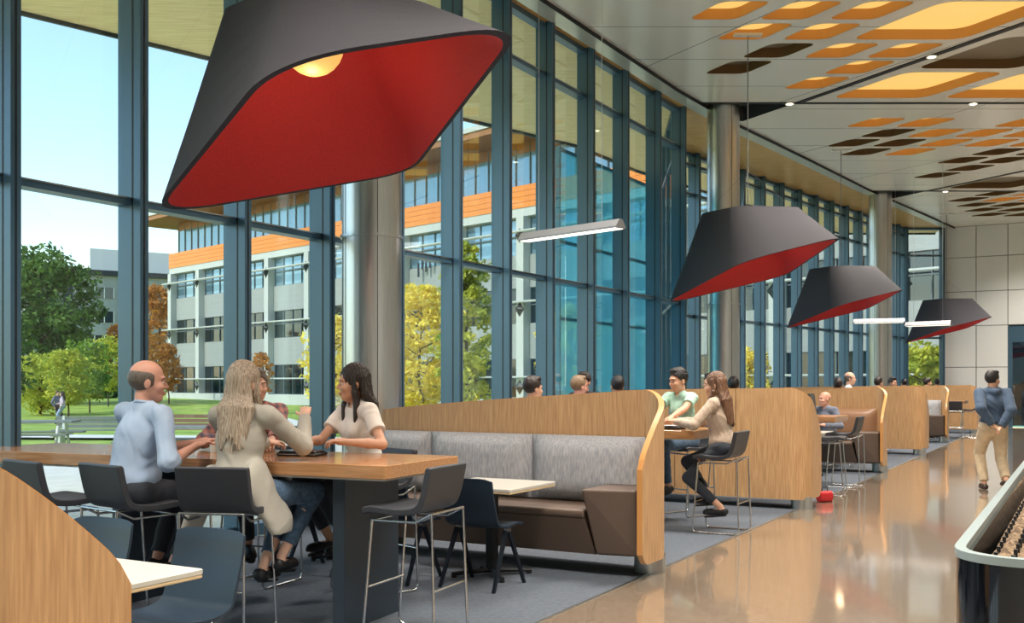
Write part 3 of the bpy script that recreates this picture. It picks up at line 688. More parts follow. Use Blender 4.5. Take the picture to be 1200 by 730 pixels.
def stool_root(name='bar_stool', back=1.03):
    r = thing(name, None, 'bar stool')
    o = shell(.455, .768, back + .015, .22, -.19, .042, .06).build('seat_shell', CHAR, r, True, 50)
    bv = o.modifiers.new('soft', 'BEVEL'); bv.width = .012; bv.segments = 3; bv.limit_method = 'ANGLE'
    for s in (-1, 1):
        b = MB(); x = s * .2; b.tube(fillet([(x, .17, .722), (x * 1.06, .23, .01), (x * 1.06, -.26, .01), (x, -.236, .775)], .05, 4, False), .0085, 8)
        b.build('leg_frame', CHROME, r, True, 60)
    b = MB(); b.tube([(-.2, -.236, .775), (.2, -.236, .775)], .008, 8); b.tube([(-.2, .17, .722), (.2, .17, .722)], .008, 8); b.tube([(-.2, -.236, .775), (-.2, -.13, .722), (-.2, .17, .722)], .008, 8); b.tube([(.2, -.236, .775), (.2, -.13, .722), (.2, .17, .722)], .008, 8)
    b.build('seat_rail', CHROME, r, True, 60)
    b = MB(); b.tube([(-.205, .196, .32), (.205, .196, .32)], .008, 8); b.build('footrest', CHROME, r, True, 60)
    b = MB(); b.tube([(-.205, -.243, .32), (.205, -.243, .32)], .008, 8); b.build('rear_rung', CHROME, r, True, 60)
    return r
ST = Proto(stool_root())
GS = 'charcoal bar stools at the high tables'
# ---------------------------------------------------------------- low chair with splayed legs (faces local +Y)
def chair_root():
    r = thing('low_chair', None, 'chair')
    o = shell(.46, .455, .835, .22, -.18, .016, .10, .025, .03, .02).build('seat_shell', NAVY, r, True, 50)
    for s in (-1, 1):
        for e in (-1, 1):
            b = MB(); x = s * .215
            a = Vector((x, .02 * e - .01, .435)); c = Vector((x + s * .02, e * .235 - .01, 0)); w = .016
            vs = []
            for p, ww, tt in ((a, .022, .012), (c, .013, .010)):
                vs += [p + Vector((-tt, -ww, 0)), p + Vector((tt, -ww, 0)), p + Vector((tt, ww, 0)), p + Vector((-tt, ww, 0))]
            b.add(vs, [(3,2,1,0),(4,5,6,7),(0,1,5,4),(1,2,6,5),(2,3,7,6),(3,0,4,7)]); b.build('leg', NAVY_LEG, r)
        b = MB(); b.box((s * .215 - .014, -.03, .425), (s * .215 + .014, .03, .447)); b.build('seat_bracket', STEEL, r)
    return r
CHR = Proto(chair_root())
GCH = 'dark blue low chairs with splayed legs'
# ---------------------------------------------------------------- tables
def high_table(label, c0, L_, W_=.93, rz=None, legs=2):               # origin: near right corner, local -x along, +y across
    r = thing('high_table', label, 'table', (c0[0], c0[1], 0), UA if rz is None else rz)
    b = MB(); b.rbox((-L_, 0, .968), (0, W_, 1.05), .008, 2); b.build('tabletop', TABLE_WOOD, r)
    b = MB(); b.box((-L_ + .02, .02, .955), (-.02, W_ - .02, .968)); b.build('underlay', WHITE_T, r)
    for x in ((-.37, -2.2) if rz is not None else (-.62, -L_ + .46))[:legs]:
        b = MB(); b.rbox((x - .09, .12, 0), (x, W_ - .16, .955), .006, 2); b.build('leg', mat('slate_laminate', rgb(46, 58, 70), .35), r)
    return r
HT1 = high_table('long wooden high table nearest the camera, four people around it', (-.747, 6.06), 3.7, .93, math.radians(-24.5))
HT1.children[0].data  # table one
high_table('wooden high table behind the first booth, man in green at it', (1.86, 10.46), 2.6)
high_table('wooden high table beyond the second booth, near the bald man', (4.72, 14.95), 2.6)
high_table('wooden high table between the far booths', (12.6, 28.5), 1.3)
def low_table(label, x, y, rz=UA, w=.76):
    r = thing('low_table', label, 'table', (x, y, 0), rz); h = w / 2
    b = MB(); b.rbox((-h, -h, .715), (h, h, .74), .01, 2); b.build('tabletop', WHITE_T, r)
    b = MB(); b.rbox((-h + .001, -h + .001, .70), (h - .001, h - .001, .715), .01, 2); b.build('ply_underside', EDGE_T, r)
    b = MB(); b.rbox((-.04, -.04, .03), (.04, .04, .70), .01, 2); b.build('pedestal', BLACK, r)
    b = MB()
    for a in range(4):
        c, s = math.cos(a * math.pi / 2 + math.pi / 4), math.sin(a * math.pi / 2 + math.pi / 4); b.tube([(0, 0, .05), (.33 * c, .33 * s, .03)], .022, 6, r2=.015)
        b.lathe([(.022, 0), (.022, .02)], 10, (.31 * c, .31 * s, 0))
    b.build('foot', BLACK, r)
    return r
# ---------------------------------------------------------------- booths: curved oak screen round an upholstered bench
LOWZ = .865
def booth(label, ex, ey, face, length=2.85, fabric=None, vinyl=None, detail=True, top0=1.48, topl=1.28, wrap=.68, rz=UA):
    """origin at the aisle end corner of the screen; local -x runs along the back; face=-1 opens to local -y."""
    r = thing('booth_bench', label, 'booth', (ex, ey, 0), rz); R = .26; th = .045
    path = []; n0 = 14
    for k in range(n0): path.append((-length + (length - R) * k / n0, 0.0, 0))
    for k in range(13): a = math.radians(90 * k / 12); path.append((-R + R * math.sin(a), face * R * (1 - math.cos(a)), 0))
    for k in range(1, 11): path.append((0, face * (R + (wrap - R) * k / 10), 0))
    P = [Vector(p) for p in path]; n = len(P); s = [0]
    for i in range(1, n): s.append(s[-1] + (P[i] - P[i-1]).length)
    s1 = length - R; tot = s[-1]
    nrm = []
    for i in range(n):
        d = (P[min(i+1, n-1)] - P[max(i-1, 0)]).normalized(); nrm.append(Vector((-d.y, d.x, 0)) * (1 if face < 0 else -1))   # outwards
    def top(i):
        if s[i] <= s1 + .05: return topl + (top0 - topl) * (s[i] / s1) ** .8
        u = (s[i] - s1 - .05) / (tot - s1 - .05); return top0 - (top0 - LOWZ) * (.93 * u ** 1.45 + .07 * max(0, (u - .9) / .1) ** 2)
    def bot(i):
        u = (s[i] - (tot - .12)) / .12; return .12 + (.09 * u * u if u > 0 else 0)
    b = MB(); vs = []
    for i in range(n): vs += [P[i] + Vector((0, 0, bot(i))), P[i] + Vector((0, 0, top(i))), P[i] - nrm[i] * th + Vector((0, 0, top(i))), P[i] - nrm[i] * th + Vector((0, 0, bot(i)))]
    fs = []
    for i in range(n - 1): a = 4 * i; fs += [(a, a+4, a+5, a+1), (a+2, a+6, a+7, a+3), (a+3, a+7, a+4, a)]
    fs += [(0, 1, 2, 3), (4*n-4, 4*n-1, 4*n-2, 4*n-3)]
    b.add(vs, fs); o = b.build('oak_screen', OAK, r, True, 40)
    b = MB(); ev = []
    for i in range(n): ev += [P[i] + Vector((0, 0, top(i))), P[i] - nrm[i] * th + Vector((0, 0, top(i))), P[i] - nrm[i] * th + Vector((0, 0, top(i) + .004)), P[i] + Vector((0, 0, top(i) + .004))]
    b.add(ev, [(4*i+j, 4*i+(j+1) % 4, 4*i+4+(j+1) % 4, 4*i+4+j) for i in range(n-1) for j in range(4)] + [(0,1,2,3), (4*n-4, 4*n-3, 4*n-2, 4*n-1)])
    e = P[-1]; nn = nrm[-1]; dd = Vector((0, face, 0)) * .004
    b.add([e + Vector((0,0,bot(n-1))), e - nn*th + Vector((0,0,bot(n-1))), e - nn*th + Vector((0,0,top(n-1))), e + Vector((0,0,top(n-1)))] + [q + dd for q in (e + Vector((0,0,bot(n-1))), e - nn*th + Vector((0,0,bot(n-1))), e - nn*th + Vector((0,0,top(n-1))), e + Vector((0,0,top(n-1))))], [(4,5,6,7),(0,4,7,3),(1,5,6,2)])
    b.build('edge_banding', OAK_EDGE, r)
    for x in (-length * .36, -length * .68):                          # joints of the veneer sheets
        b = MB(); y = -.0015 * face
        b.box((x - .003, min(y, y - .002 * face), .13), (x + .003, max(y, y - .002 * face), topl + (top0 - topl) * ((x + length) / s1) ** .8 - .003)); b.build('veneer_joint', mat('veneer_gap', rgb(96, 68, 44), .6), r)
    b = MB(); cx, cy = -.13, face * .2
    b.lathe([(.13, 0), (.13, .15)], 28, (cx, cy, 0)); b.build('metal_foot', STEEL, r, True)
    b = MB(); b.box((-length + .2, min(face * .12, face * .3), 0), (-length + .32, max(face * .12, face * .3), .2)); b.build('rear_foot', BLACK, r)
    F = face; fab = fabric or GREY_F; vin = vinyl or BROWN_V
    def yy(a, c): return (min(F * a, F * c), max(F * a, F * c))
    y0, y1 = yy(.15, .69)
    b = MB(); b.rbox((-length + .03, y0, .455), (-.50, y1, .53), .03, 3, 'x'); b.build('seat', vin, r, True)
    # tapered base under the seat, set back at the foot
    b = MB(); ya, yb = F * .685, F * .60
    b.add([(-length + .03, F*.1, .19), (-.47, F*.1, .19), (-.43, yb, .17), (-length + .03, yb, .17), (-length + .03, F*.1, .46), (-.50, F*.1, .46), (-.50, ya, .46), (-length + .03, ya, .46)], [(0,1,2,3),(4,5,6,7),(0,1,5,4),(1,2,6,5),(2,3,7,6),(3,0,4,7)]); b.build('base', vin, r)
    y0, y1 = yy(.07, .58)
    b = MB(); q = [(-.09, y0), (-.09, y1), (-.47, y1), (-.53, y0)] if F > 0 else [(-.09, y1), (-.09, y0), (-.47, y0), (-.53, y1)]
    b.add([(x, y, .17) for x, y in ((-.09, F*.07), (-.075, F*.56), (-.42, F*.62), (-.42, F*.07))] + [(x, y, .70) for x, y in ((-.09, F*.07), (-.075, F*.62), (-.50, F*.74), (-.50, F*.07))], [(0,1,2,3),(4,5,6,7),(0,1,5,4),(1,2,6,5),(2,3,7,6),(3,0,4,7)])
    o = b.build('end_block', vin, r); bv = o.modifiers.new('soft', 'BEVEL'); bv.width = .02; bv.segments = 3
    xs = [-.2]; 
    while xs[-1] - 1.07 > -length: xs.append(xs[-1] - 1.07)
    xs.append(-length + .03)
    for i in range(len(xs) - 1):
        w0, w1 = xs[i+1] + .006, xs[i] - .006
        if w1 - w0 < .15: continue
        b = MB(); yb0, yb1, yt1 = F * .06, F * .22, F * .19; G = 6; vs = []
        # pillow: grid front, softly domed, with the back flat against the screen
        M_ = 10; fsx = []
        for jz in range(G + 1):
            for ix in range(M_ + 1):
                u = -1 + 2 * ix / M_; v = -1 + 2 * jz / G; dome = (1 - u**8) * (1 - v**8)
                vs.append((w0 + (w1 - w0) * ix / M_, (yb1 + (yt1 - yb1) * jz / G) * (.55 + .45 * dome) + F * .0, .535 + (1.09 - .535) * jz / G))
        nb_ = len(vs)
        vs += [(v[0], yb0, v[2]) for v in vs[:nb_]]
        for jz in range(G):
            for ix in range(M_):
                a = jz*(M_+1)+ix; fsx += [(a, a+1, a+M_+2, a+M_+1), (nb_+a, nb_+a+M_+1, nb_+a+M_+2, nb_+a+1)]
        for ix in range(M_): a = ix; t = G*(M_+1)+ix; fsx += [(a, nb_+a, nb_+a+1, a+1), (t, t+1, nb_+t+1, nb_+t)]
        for jz in range(G): a = jz*(M_+1); c = a+M_; fsx += [(a, a+M_+1, nb_+a+M_+1, nb_+a), (c, nb_+c, nb_+c+M_+1, c+M_+1)]
        b.add(vs, fsx); b.build('back_cushion', fab, r, True, 60)
    if not detail: pass
    return r
booth('oak booth at the bottom left corner, seen from behind with its curved end', -1.62, 2.86, 1, 2.5, top0=1.42, topl=1.3)
booth('oak booth in the middle with grey back cushions and brown seat', 1.34, 8.5, -1, 2.95)
booth('oak booth seen from behind, right of the woman in the beige top', 3.58, 12.36, 1, 2.5, topl=1.44)
booth('oak booth with tan cushions where the bald man sits', 6.62, 17.95, -1, 3.0, TAN_V, None)
booth('oak booth seen from behind, just right of the bald man\'s booth', 8.83, 21.9, 1, 3.0, topl=1.44)
booth('oak booth with dark brown end block beyond the fourth screen', 11.55, 27.0, -1, 3.0)
booth('furthest oak booth screen, in front of the white end wall', 14.25, 31.3, 1, 3.0, topl=1.44)

# low tables and chairs
low_table('small square white table in front of the middle booth', -.16, 8.2)
low_table('small white table further left in front of the middle booth', -1.42, 8.95)
low_table('white table corner beside the bottom left booth', -1.82, 4.28, UA, .72)
low_table('white table with a cup in front of the bald man', 4.85, 16.95)
CHR(-.22, 7.82, ang(V.x, V.y), 'dark blue low chair at the small square white table, in front of the middle booth', GCH)
CHR(-.88, 8.08, ang(V.x, V.y), 'dark blue low chair half hidden behind the nearest bar stool', GCH)
CHR(-1.52, 8.45, ang(V.x, V.y), 'dark blue low chair behind the leg of the long high table', GCH)
CHR(-1.58, 4.74, ang(-V.x, -V.y), 'dark blue low chair beside the white table at the bottom left', GCH)
CHR(-2.26, 5.14, ang(-V.x, -V.y), 'dark blue low chair peeking over the edge of the bottom left booth', GCH)
# bar stools
lu = Vector((math.cos(math.radians(-24.5)), math.sin(math.radians(-24.5)), 0)); lv = Vector((-lu.y, lu.x, 0)); c1 = Vector((-.747, 6.06, 0))
def at1(u, v): return c1 + lu * u + lv * v
def stool(p, d, lab, pr_=None): (pr_ or ST)(p.x, p.y, ang(d.x, d.y), lab, GS)
stool(Vector((-.60, 6.24, 0)), -lu, 'charcoal bar stool at the right end of the long high table, nearest the camera')
S3 = Vector((-1.72, 6.22, 0)); stool(S3, Vector((.16, .98, 0)), 'charcoal bar stool the blonde woman sits on')
S2 = Vector((-2.36, 6.40, 0)); stool(S2, Vector((.62, .78, 0)), 'charcoal bar stool the man in the blue shirt sits on')
S1 = Vector((-2.97, 6.68, 0)); stool(S1, Vector((.62, .78, 0)), 'empty charcoal bar stool left of the man in the blue shirt')
S5 = Vector((-1.03, 7.58, 0)); stool(S5, Vector((-.75, -.66, 0)), 'charcoal bar stool the dark haired woman in white sits on')
S6 = Vector((-1.95, 7.9, 0)); stool(S6, -lv, 'charcoal bar stool of the man in the plaid shirt')
S7 = Vector((2.16, 10.62, 0)); stool(S7, -U, 'charcoal bar stool the woman in the beige top sits on')
S8 = Vector((2.04, 11.98, 0)); stool(S8, Vector((-.8, -.6, 0)), 'charcoal bar stool the man in the green shirt sits on')
S9 = Vector((4.95, 15.25, 0)); stool(S9, -U, 'charcoal bar stool in front of the bald man')
stool(Vector((12.9, 28.9, 0)), -U, 'charcoal bar stool at the far high table, right end')
stool(Vector((12.2, 28.25, 0)), V, 'charcoal bar stool at the near side of the far high table')
tb = stool_root('tall_back_stool', 1.38); place(tb, 4.37, 14.15, ang(U.x, U.y + .1), 'tall backed dark brown stool between the second booth and the bald man'); tb.children[0].data.materials[0] = mat('dark_brown_vinyl', rgb(58, 42, 38), .5)

# ---------------------------------------------------------------- display counter at the right edge
dc = thing('display_counter', 'glossy black counter with pale rim at the bottom right', 'counter', (1.585, 3.72, 0), UA)
L2, W2, H2 = 6.0, 1.5, .92
def cpoly(ins): return [v.xy for v in fillet([(ins, L2 - ins, 0), (ins, ins, 0), (W2 - ins, ins, 0), (W2 - ins, L2 - ins, 0)], max(.02, .26 - ins), 8)]
def ringwall(b, po, pi, z0, z1):
    n = len(po); vs = [(x, y, z0) for x, y in po] + [(x, y, z1) for x, y in po] + [(x, y, z1) for x, y in pi] + [(x, y, z0) for x, y in pi]
    b.add(vs, [(k*n+i, k*n+(i+1) % n, ((k+1) % 4)*n+(i+1) % n, ((k+1) % 4)*n+i) for k in range(4) for i in range(n)])
b = MB(); ringwall(b, cpoly(0), cpoly(.05), .08, H2 - .03); b.build('body', BLACK_G, dc, True, 40)
b = MB(); ringwall(b, cpoly(-.004), cpoly(.036), H2 - .03, H2); b.build('rim', RIM, dc, True, 40)
b = MB(); ringwall(b, cpoly(.06), cpoly(.1), 0, .08); b.build('plinth', BLACK, dc)
b = MB(); b.prism(cpoly(.05), .3, .32); b.build('tray_floor', BLACK, dc)
b = MB(); b.box((.3, .055, .32), (1.2, .11, .80)); b.build('inner_ledge', mat('bronze_ledge', rgb(92, 68, 50), .35), dc)
# the brown woven mat inside, ridged, with rows of dark slots
wv = thing('woven_mat', 'brown textured ridged mat with rows of dark slots inside the black counter', 'mat', (1.585, 3.72, .80), UA)
b = MB(); gx, gy = 90, 330
x0, x1, y0, y1 = .075, 1.38, .27, 5.7; rnd = random.Random(3)
for j in range(gy + 1):
    for i in range(gx + 1):
        u = i / gx; z = .075 * min(1, u / .24) + .035 * (1 - abs((u * 9) % 1 * 2 - 1)) - (.0 if .004 < u < .996 else .12) + rnd.uniform(-.008, .008)
        b.v.append((x0 + (x1 - x0) * u, y0 + (y1 - y0) * j / gy, z))
for j in range(gy):
    for i in range(gx): a = j*(gx+1)+i; b.f.append((a, a+1, a+gx+2, a+gx+1)); b.mi.append(0)
mt = mat('coir_mat', rgb(142, 120, 94), .95, noise=.3, nscale=24, bump=.5, bscale=120, col2=rgb(80, 64, 50))
b.build('matting', mt, wv)
b = MB()
for q in (.035, .09, .15, .21, .33, .5, .67, .84):
    xx = x0 + (x1 - x0) * q
    for j in range(34):
        yy_ = .34 + j * .158
        b.prism([(xx - .007, yy_), (xx + .007, yy_), (xx + .007, yy_ + .022), (xx - .007, yy_ + .022)], .075 * min(1, q / .24) - .01, .075 * min(1, q / .24) + .052)
tag(b.build('slots', BLACK, wv), kind='stuff')

# ---------------------------------------------------------------- things on the tables
def on1(u, v): p = at1(u, v); return p.x, p.y
x, y = on1(-.98, .52); t = thing('tablet_case', 'black tablet case lying on the long high table before the dark haired woman', 'tablet', (x, y, 1.051), UA + .25)
b = MB(); b.rbox((-.15, -.1, 0), (.15, .1, .022), .02, 4); b.build('cover', BLACK, t, True); b = MB(); b.rbox((-.14, -.09, .022), (.14, .09, .034), .02, 4); b.build('tablet_body', mat('tablet_black', rgb(24, 26, 32), .25), t, True)
b = MB(); b.box((-.15, -.102, .01), (.15, -.1, .014)); b.build('zip', CHROME, t)
t = thing('tablet_case', 'black tablet case on the high table in front of the woman in beige', 'tablet', (1.70, 10.95, 1.051), UA)
b = MB(); b.rbox((-.14, -.1, 0), (.14, .1, .03), .02, 4); b.build('cover', BLACK, t, True); b = MB(); b.rbox((-.12, -.08, .03), (.12, .08, .034), .02, 4); b.build('screen', BLACK_G, t)
def cup(label, x, y, z, m=None, s=1):
    r = thing('drink_cup', label, 'cup', (x, y, z)); m = m or WHITEP
    b = MB(); b.lathe([(.028*s, 0), (.04*s, .11*s)], 20); b.build('cup_body', m, r, True); b = MB(); b.lathe([(.043*s, .108*s), (.043*s, .12*s), (.036*s, .125*s)], 20); b.build('lid', WHITEP, r, True)
cup('white paper cup on the high table left of the man in green', 1.80, 11.35, 1.051)
cup('pale plastic cup on the white table in front of the bald man', 4.98, 16.8, .741, mat('frosted_plastic', rgb(214, 222, 228), .3))
cup('small white cup on the long high table near the man in blue', *on1(-1.72, .5), 1.051, s=.8)

rb_ = thing('red_bag', 'small red bag on the floor behind the curved end of the second booth screen', 'bag', (4.06, 13.3, 0), .4)
b = MB(); b.rbox((-.10, -.06, 0), (.10, .06, .14), .04, 4, 'x'); b.build('bag_body', mat('red_nylon', rgb(186, 30, 36), .6), rb_, True)
b = MB(); b.tube([(-.05, 0, .13), (-.04, 0, .18), (.04, 0, .18), (.05, 0, .13)], .007, 6); b.build('bag_handle', BLACK, rb_)
# ---------------------------------------------------------------- bodies: smooth blended volumes turned into one mesh
class SDF:
    def __init__(s, lo, hi, h):
        s.h = h; s.lo = np.array(lo, np.float32); s.n = np.ceil((np.array(hi) - np.array(lo)) / h).astype(int) + 1
        s.F = np.ones(tuple(s.n), np.float32)
    def _blk(s, lo, hi):
        a = np.maximum(np.floor((np.array(lo) - s.lo) / s.h).astype(int), 0); b = np.minimum(np.ceil((np.array(hi) - s.lo) / s.h).astype(int) + 1, s.n)
        if (b <= a).any(): return None
        g = [(s.lo[i] + s.h * np.arange(a[i], b[i])).astype(np.float32) for i in range(3)]
        return (slice(a[0], b[0]), slice(a[1], b[1]), slice(a[2], b[2])), g[0][:, None, None], g[1][None, :, None], g[2][None, None, :]
    def _mix(s, sl, d, k, op='u'):
        F = s.F[sl]
        if op == 'u':
            h = np.maximum(k - np.abs(F - d), 0) / k; s.F[sl] = np.minimum(F, d) - h * h * k * .25
        elif op == 's':
            d = -d; h = np.maximum(k - np.abs(F - d), 0) / k; s.F[sl] = np.maximum(F, d) + h * h * k * .25
    def cone(s, a, b, ra, rb, k=.02, op='u', flat=1, fdir=None):
        a = np.array(a, np.float32); b = np.array(b, np.float32); m = max(ra, rb) + k + 3 * s.h + .03
        r = s._blk(np.minimum(a, b) - m, np.maximum(a, b) + m)
        if r is None: return
        sl, x, y, z = r; ba = b - a; L = float(ba @ ba) + 1e-9
        px, py, pz = x - a[0], y - a[1], z - a[2]
        t = np.clip((px * ba[0] + py * ba[1] + pz * ba[2]) / L, 0, 1)
        qx, qy, qz = px - t * ba[0], py - t * ba[1], pz - t * ba[2]
        if fdir is not None:                         # flattened section: squash along fdir
            f = fdir; dd = qx * f[0] + qy * f[1] + qz * f[2]; e = flat - 1
            qx, qy, qz = qx + dd * e * f[0], qy + dd * e * f[1], qz + dd * e * f[2]
        d = np.sqrt(qx * qx + qy * qy + qz * qz) - (ra + (rb - ra) * t)
        s._mix(sl, d, k, op)
    def ell(s, c, r, R=None, k=.02, op='u'):
        c = np.array(c, np.float32); r = np.array(r, np.float32); m = r.max() + k + 3 * s.h + .02
        q = s._blk(c - m, c + m)
        if q is None: return
        sl, x, y, z = q; px, py, pz = x - c[0], y - c[1], z - c[2]
        if R is not None:
            R = np.array(R, np.float32); px, py, pz = (R[0, 0] * px + R[1, 0] * py + R[2, 0] * pz), (R[0, 1] * px + R[1, 1] * py + R[2, 1] * pz), (R[0, 2] * px + R[1, 2] * py + R[2, 2] * pz)
        k0 = np.sqrt((px / r[0])**2 + (py / r[1])**2 + (pz / r[2])**2) + 1e-6; k1 = np.sqrt((px / r[0]**2)**2 + (py / r[1]**2)**2 + (pz / r[2]**2)**2) + 1e-6
        s._mix(sl, k0 * (k0 - 1) / k1, k, op)
    def cut(s, p, n, rad):                           # flat end: removes what lies beyond the plane (p, n) near p
        p = np.array(p, np.float32); n = np.array(n, np.float32); n = n / np.linalg.norm(n)
        r = s._blk(p - rad, p + rad)
        if r is None: return
        sl, x, y, z = r; d = (x - p[0]) * n[0] + (y - p[1]) * n[1] + (z - p[2]) * n[2]
        dd = (x - p[0])**2 + (y - p[1])**2 + (z - p[2])**2
        F = s.F[sl]; s.F[sl] = np.where(dd < rad * rad, np.maximum(F, d), F)
    def folds(s, amp, freq, seed=0, lo=None):
        n = s.n; g = [(s.lo[i] + s.h * np.arange(n[i])).astype(np.float32) for i in range(3)]
        x, y, z = g[0][:, None, None], g[1][None, :, None], g[2][None, None, :]
        w = np.sin(freq * (.9 * x + .5 * z) + seed) * .06 + np.sin(freq * .7 * (y - .6 * z) + 2 * seed) * .07
        s.F += amp * np.sin(freq * (x * .8 + y * .5 + z * 1.1 + w) + seed) * np.sin(freq * .55 * (y - x * .4 - z * .8 + w) + 1.3 * seed).astype(np.float32)
    def mesh(s, name, m, parent, keep=None):
        F = s.F; sg = F < 0
        nx, ny, nz = F.shape
        c = np.zeros((nx-1, ny-1, nz-1), np.uint8)
        for dx in (0, 1):
            for dy in (0, 1):
                for dz in (0, 1): c += sg[dx:nx-1+dx, dy:ny-1+dy, dz:nz-1+dz]
        act = np.argwhere((c > 0) & (c < 8)); N = len(act)
        if N == 0: return None
        idx = -np.ones(c.shape, np.int32); idx[act[:, 0], act[:, 1], act[:, 2]] = np.arange(N)
        acc = np.zeros((N, 3)); cnt = np.zeros(N)
        co = [(dx, dy, dz) for dx in (0, 1) for dy in (0, 1) for dz in (0, 1)]
        for i, a in enumerate(co):
            for b in co[i+1:]:
                if sum(abs(a[q] - b[q]) for q in range(3)) != 1: continue
                fa = F[act[:, 0]+a[0], act[:, 1]+a[1], act[:, 2]+a[2]]; fb = F[act[:, 0]+b[0], act[:, 1]+b[1], act[:, 2]+b[2]]
                mk = (fa < 0) != (fb < 0); t = np.where(mk, fa / np.where(mk, fa - fb, 1), 0)
                for q in range(3): acc[:, q] += mk * (a[q] + t * (b[q] - a[q]))
                cnt += mk
        P = (act + acc / cnt[:, None]) * s.h + s.lo
        faces = []
        for ax in range(3):
            a = [slice(1, -1)] * 3; a[ax] = slice(0, -1); b = [slice(1, -1)] * 3; b[ax] = slice(1, None)
            A, B = sg[tuple(a)], sg[tuple(b)]; e = np.argwhere(A != B)
            if len(e) == 0: continue
            off = np.ones(3, int); off[ax] = 0; e0 = e + off
            u, v = [(1, 2), (2, 0), (0, 1)][ax]
            du = np.zeros(3, int); du[u] = 1; dv = np.zeros(3, int); dv[v] = 1
            q = [e0 - du - dv, e0 - dv, e0, e0 - du]
            f = np.stack([idx[w[:, 0], w[:, 1], w[:, 2]] for w in q], 1)
            fl = A[e[:, 0], e[:, 1], e[:, 2]]; f[~fl] = f[~fl][:, ::-1]
            faces.append(f)
        Fc = np.concatenate(faces); Fc = Fc[(Fc >= 0).all(1)]
        me = bpy.data.meshes.new(name); me.vertices.add(N); me.vertices.foreach_set('co', P.astype(np.float32).ravel())
        me.loops.add(len(Fc) * 4); me.loops.foreach_set('vertex_index', Fc.astype(np.int32).ravel())
        me.polygons.add(len(Fc)); me.polygons.foreach_set('loop_start', np.arange(len(Fc), dtype=np.int32) * 4); me.update(calc_edges=True); me.validate()
        me.materials.append(m); me.shade_smooth()
        o = bpy.data.objects.new(name, me); C.objects.link(o); o.parent = parent
        return o

def ik(a, b, l1, l2, pole):
    a, b = Vector(a), Vector(b); d = b - a; L = d.length
    if L > (l1 + l2) * .995: b = a + d * ((l1 + l2) * .995 / L); d = b - a; L = d.length
    x = (l1*l1 - l2*l2 + L*L) / (2 * L); h = math.sqrt(max(0, l1*l1 - x*x)); d.normalize()
    p = Vector(pole); p = (p - d * p.dot(d))
    if p.length < 1e-5: p = d.orthogonal()
    return a + d * x + p.normalized() * h, b
def skin(name, c, c2=None): return mat('skin_' + name, c, .5, noise=.05, nscale=14, spec=.4, bump=.03, bscale=220)
SKIN = {'fair': skin('fair', rgb(220, 176, 154)), 'tan': skin('tan', rgb(206, 160, 134)), 'olive': skin('olive', rgb(204, 156, 130)), 'ruddy': skin('ruddy', rgb(212, 158, 138))}
def hairm(name, c, c2): return mat('hair_' + name, c, .42, noise=.1, nscale=7, stretch=(30, 30, 1.6), col2=c2, bump=.35, bscale=18, detail=6)
HAIR = {'blonde': hairm('blonde', rgb(198, 182, 162), rgb(122, 104, 88)), 'dark': hairm('dark', rgb(54, 42, 38), rgb(26, 20, 20)), 'brown': hairm('brown', rgb(132, 94, 68), rgb(66, 44, 34)),
        'black': hairm('black', rgb(34, 30, 32), rgb(14, 13, 16)), 'grey': hairm('grey', rgb(120, 108, 98), rgb(76, 68, 62)), 'sand': hairm('sand', rgb(150, 126, 98), rgb(100, 82, 64))}
def cloth(name, c, c2=None, sc=10, st=(1, 1, 1), b=.25): return mat('cloth_' + name, c, .85, noise=.12, nscale=sc, stretch=st, col2=c2, bump=b, bscale=240, sheen=.1)
EYE = mat('eye_white', rgb(226, 220, 214), .3); IRIS = mat('eye_dark', rgb(38, 28, 24), .2); LIPS = mat('lips', rgb(170, 92, 84), .5)
SOLE = mat('shoe_sole', rgb(206, 190, 160), .6)
def plaid():
    m = cloth('plaid', rgb(120, 74, 72)); nt = m.node_tree; N = nt.nodes; L = nt.links; b = N['Principled BSDF']
    tc = N.new('ShaderNodeTexCoord'); out = []
    for ax, sc_w in (('X', 26), ('Z', 26)):
        w = N.new('ShaderNodeTexWave'); w.bands_direction = ax; w.inputs['Scale'].default_value = sc_w / 6.28 * 1.5; L.new(tc.outputs['Object'], w.inputs['Vector']); out.append(w)
    mx = N.new('ShaderNodeMix'); mx.data_type = 'RGBA'; mx.inputs[6].default_value = rgb(58, 58, 74); mx.inputs[7].default_value = rgb(176, 112, 98)
    av = N.new('ShaderNodeMath'); av.operation = 'MULTIPLY_ADD'; av.inputs[1].default_value = .5; L.new(out[0].outputs['Fac'], av.inputs[0])
    h = N.new('ShaderNodeMath'); h.operation = 'MULTIPLY'; h.inputs[1].default_value = .5; L.new(out[1].outputs['Fac'], h.inputs[0]); L.new(h.outputs[0], av.inputs[2])
    L.new(av.outputs[0], mx.inputs[0]); L.new(mx.outputs[2], b.inputs['Base Color']); return m

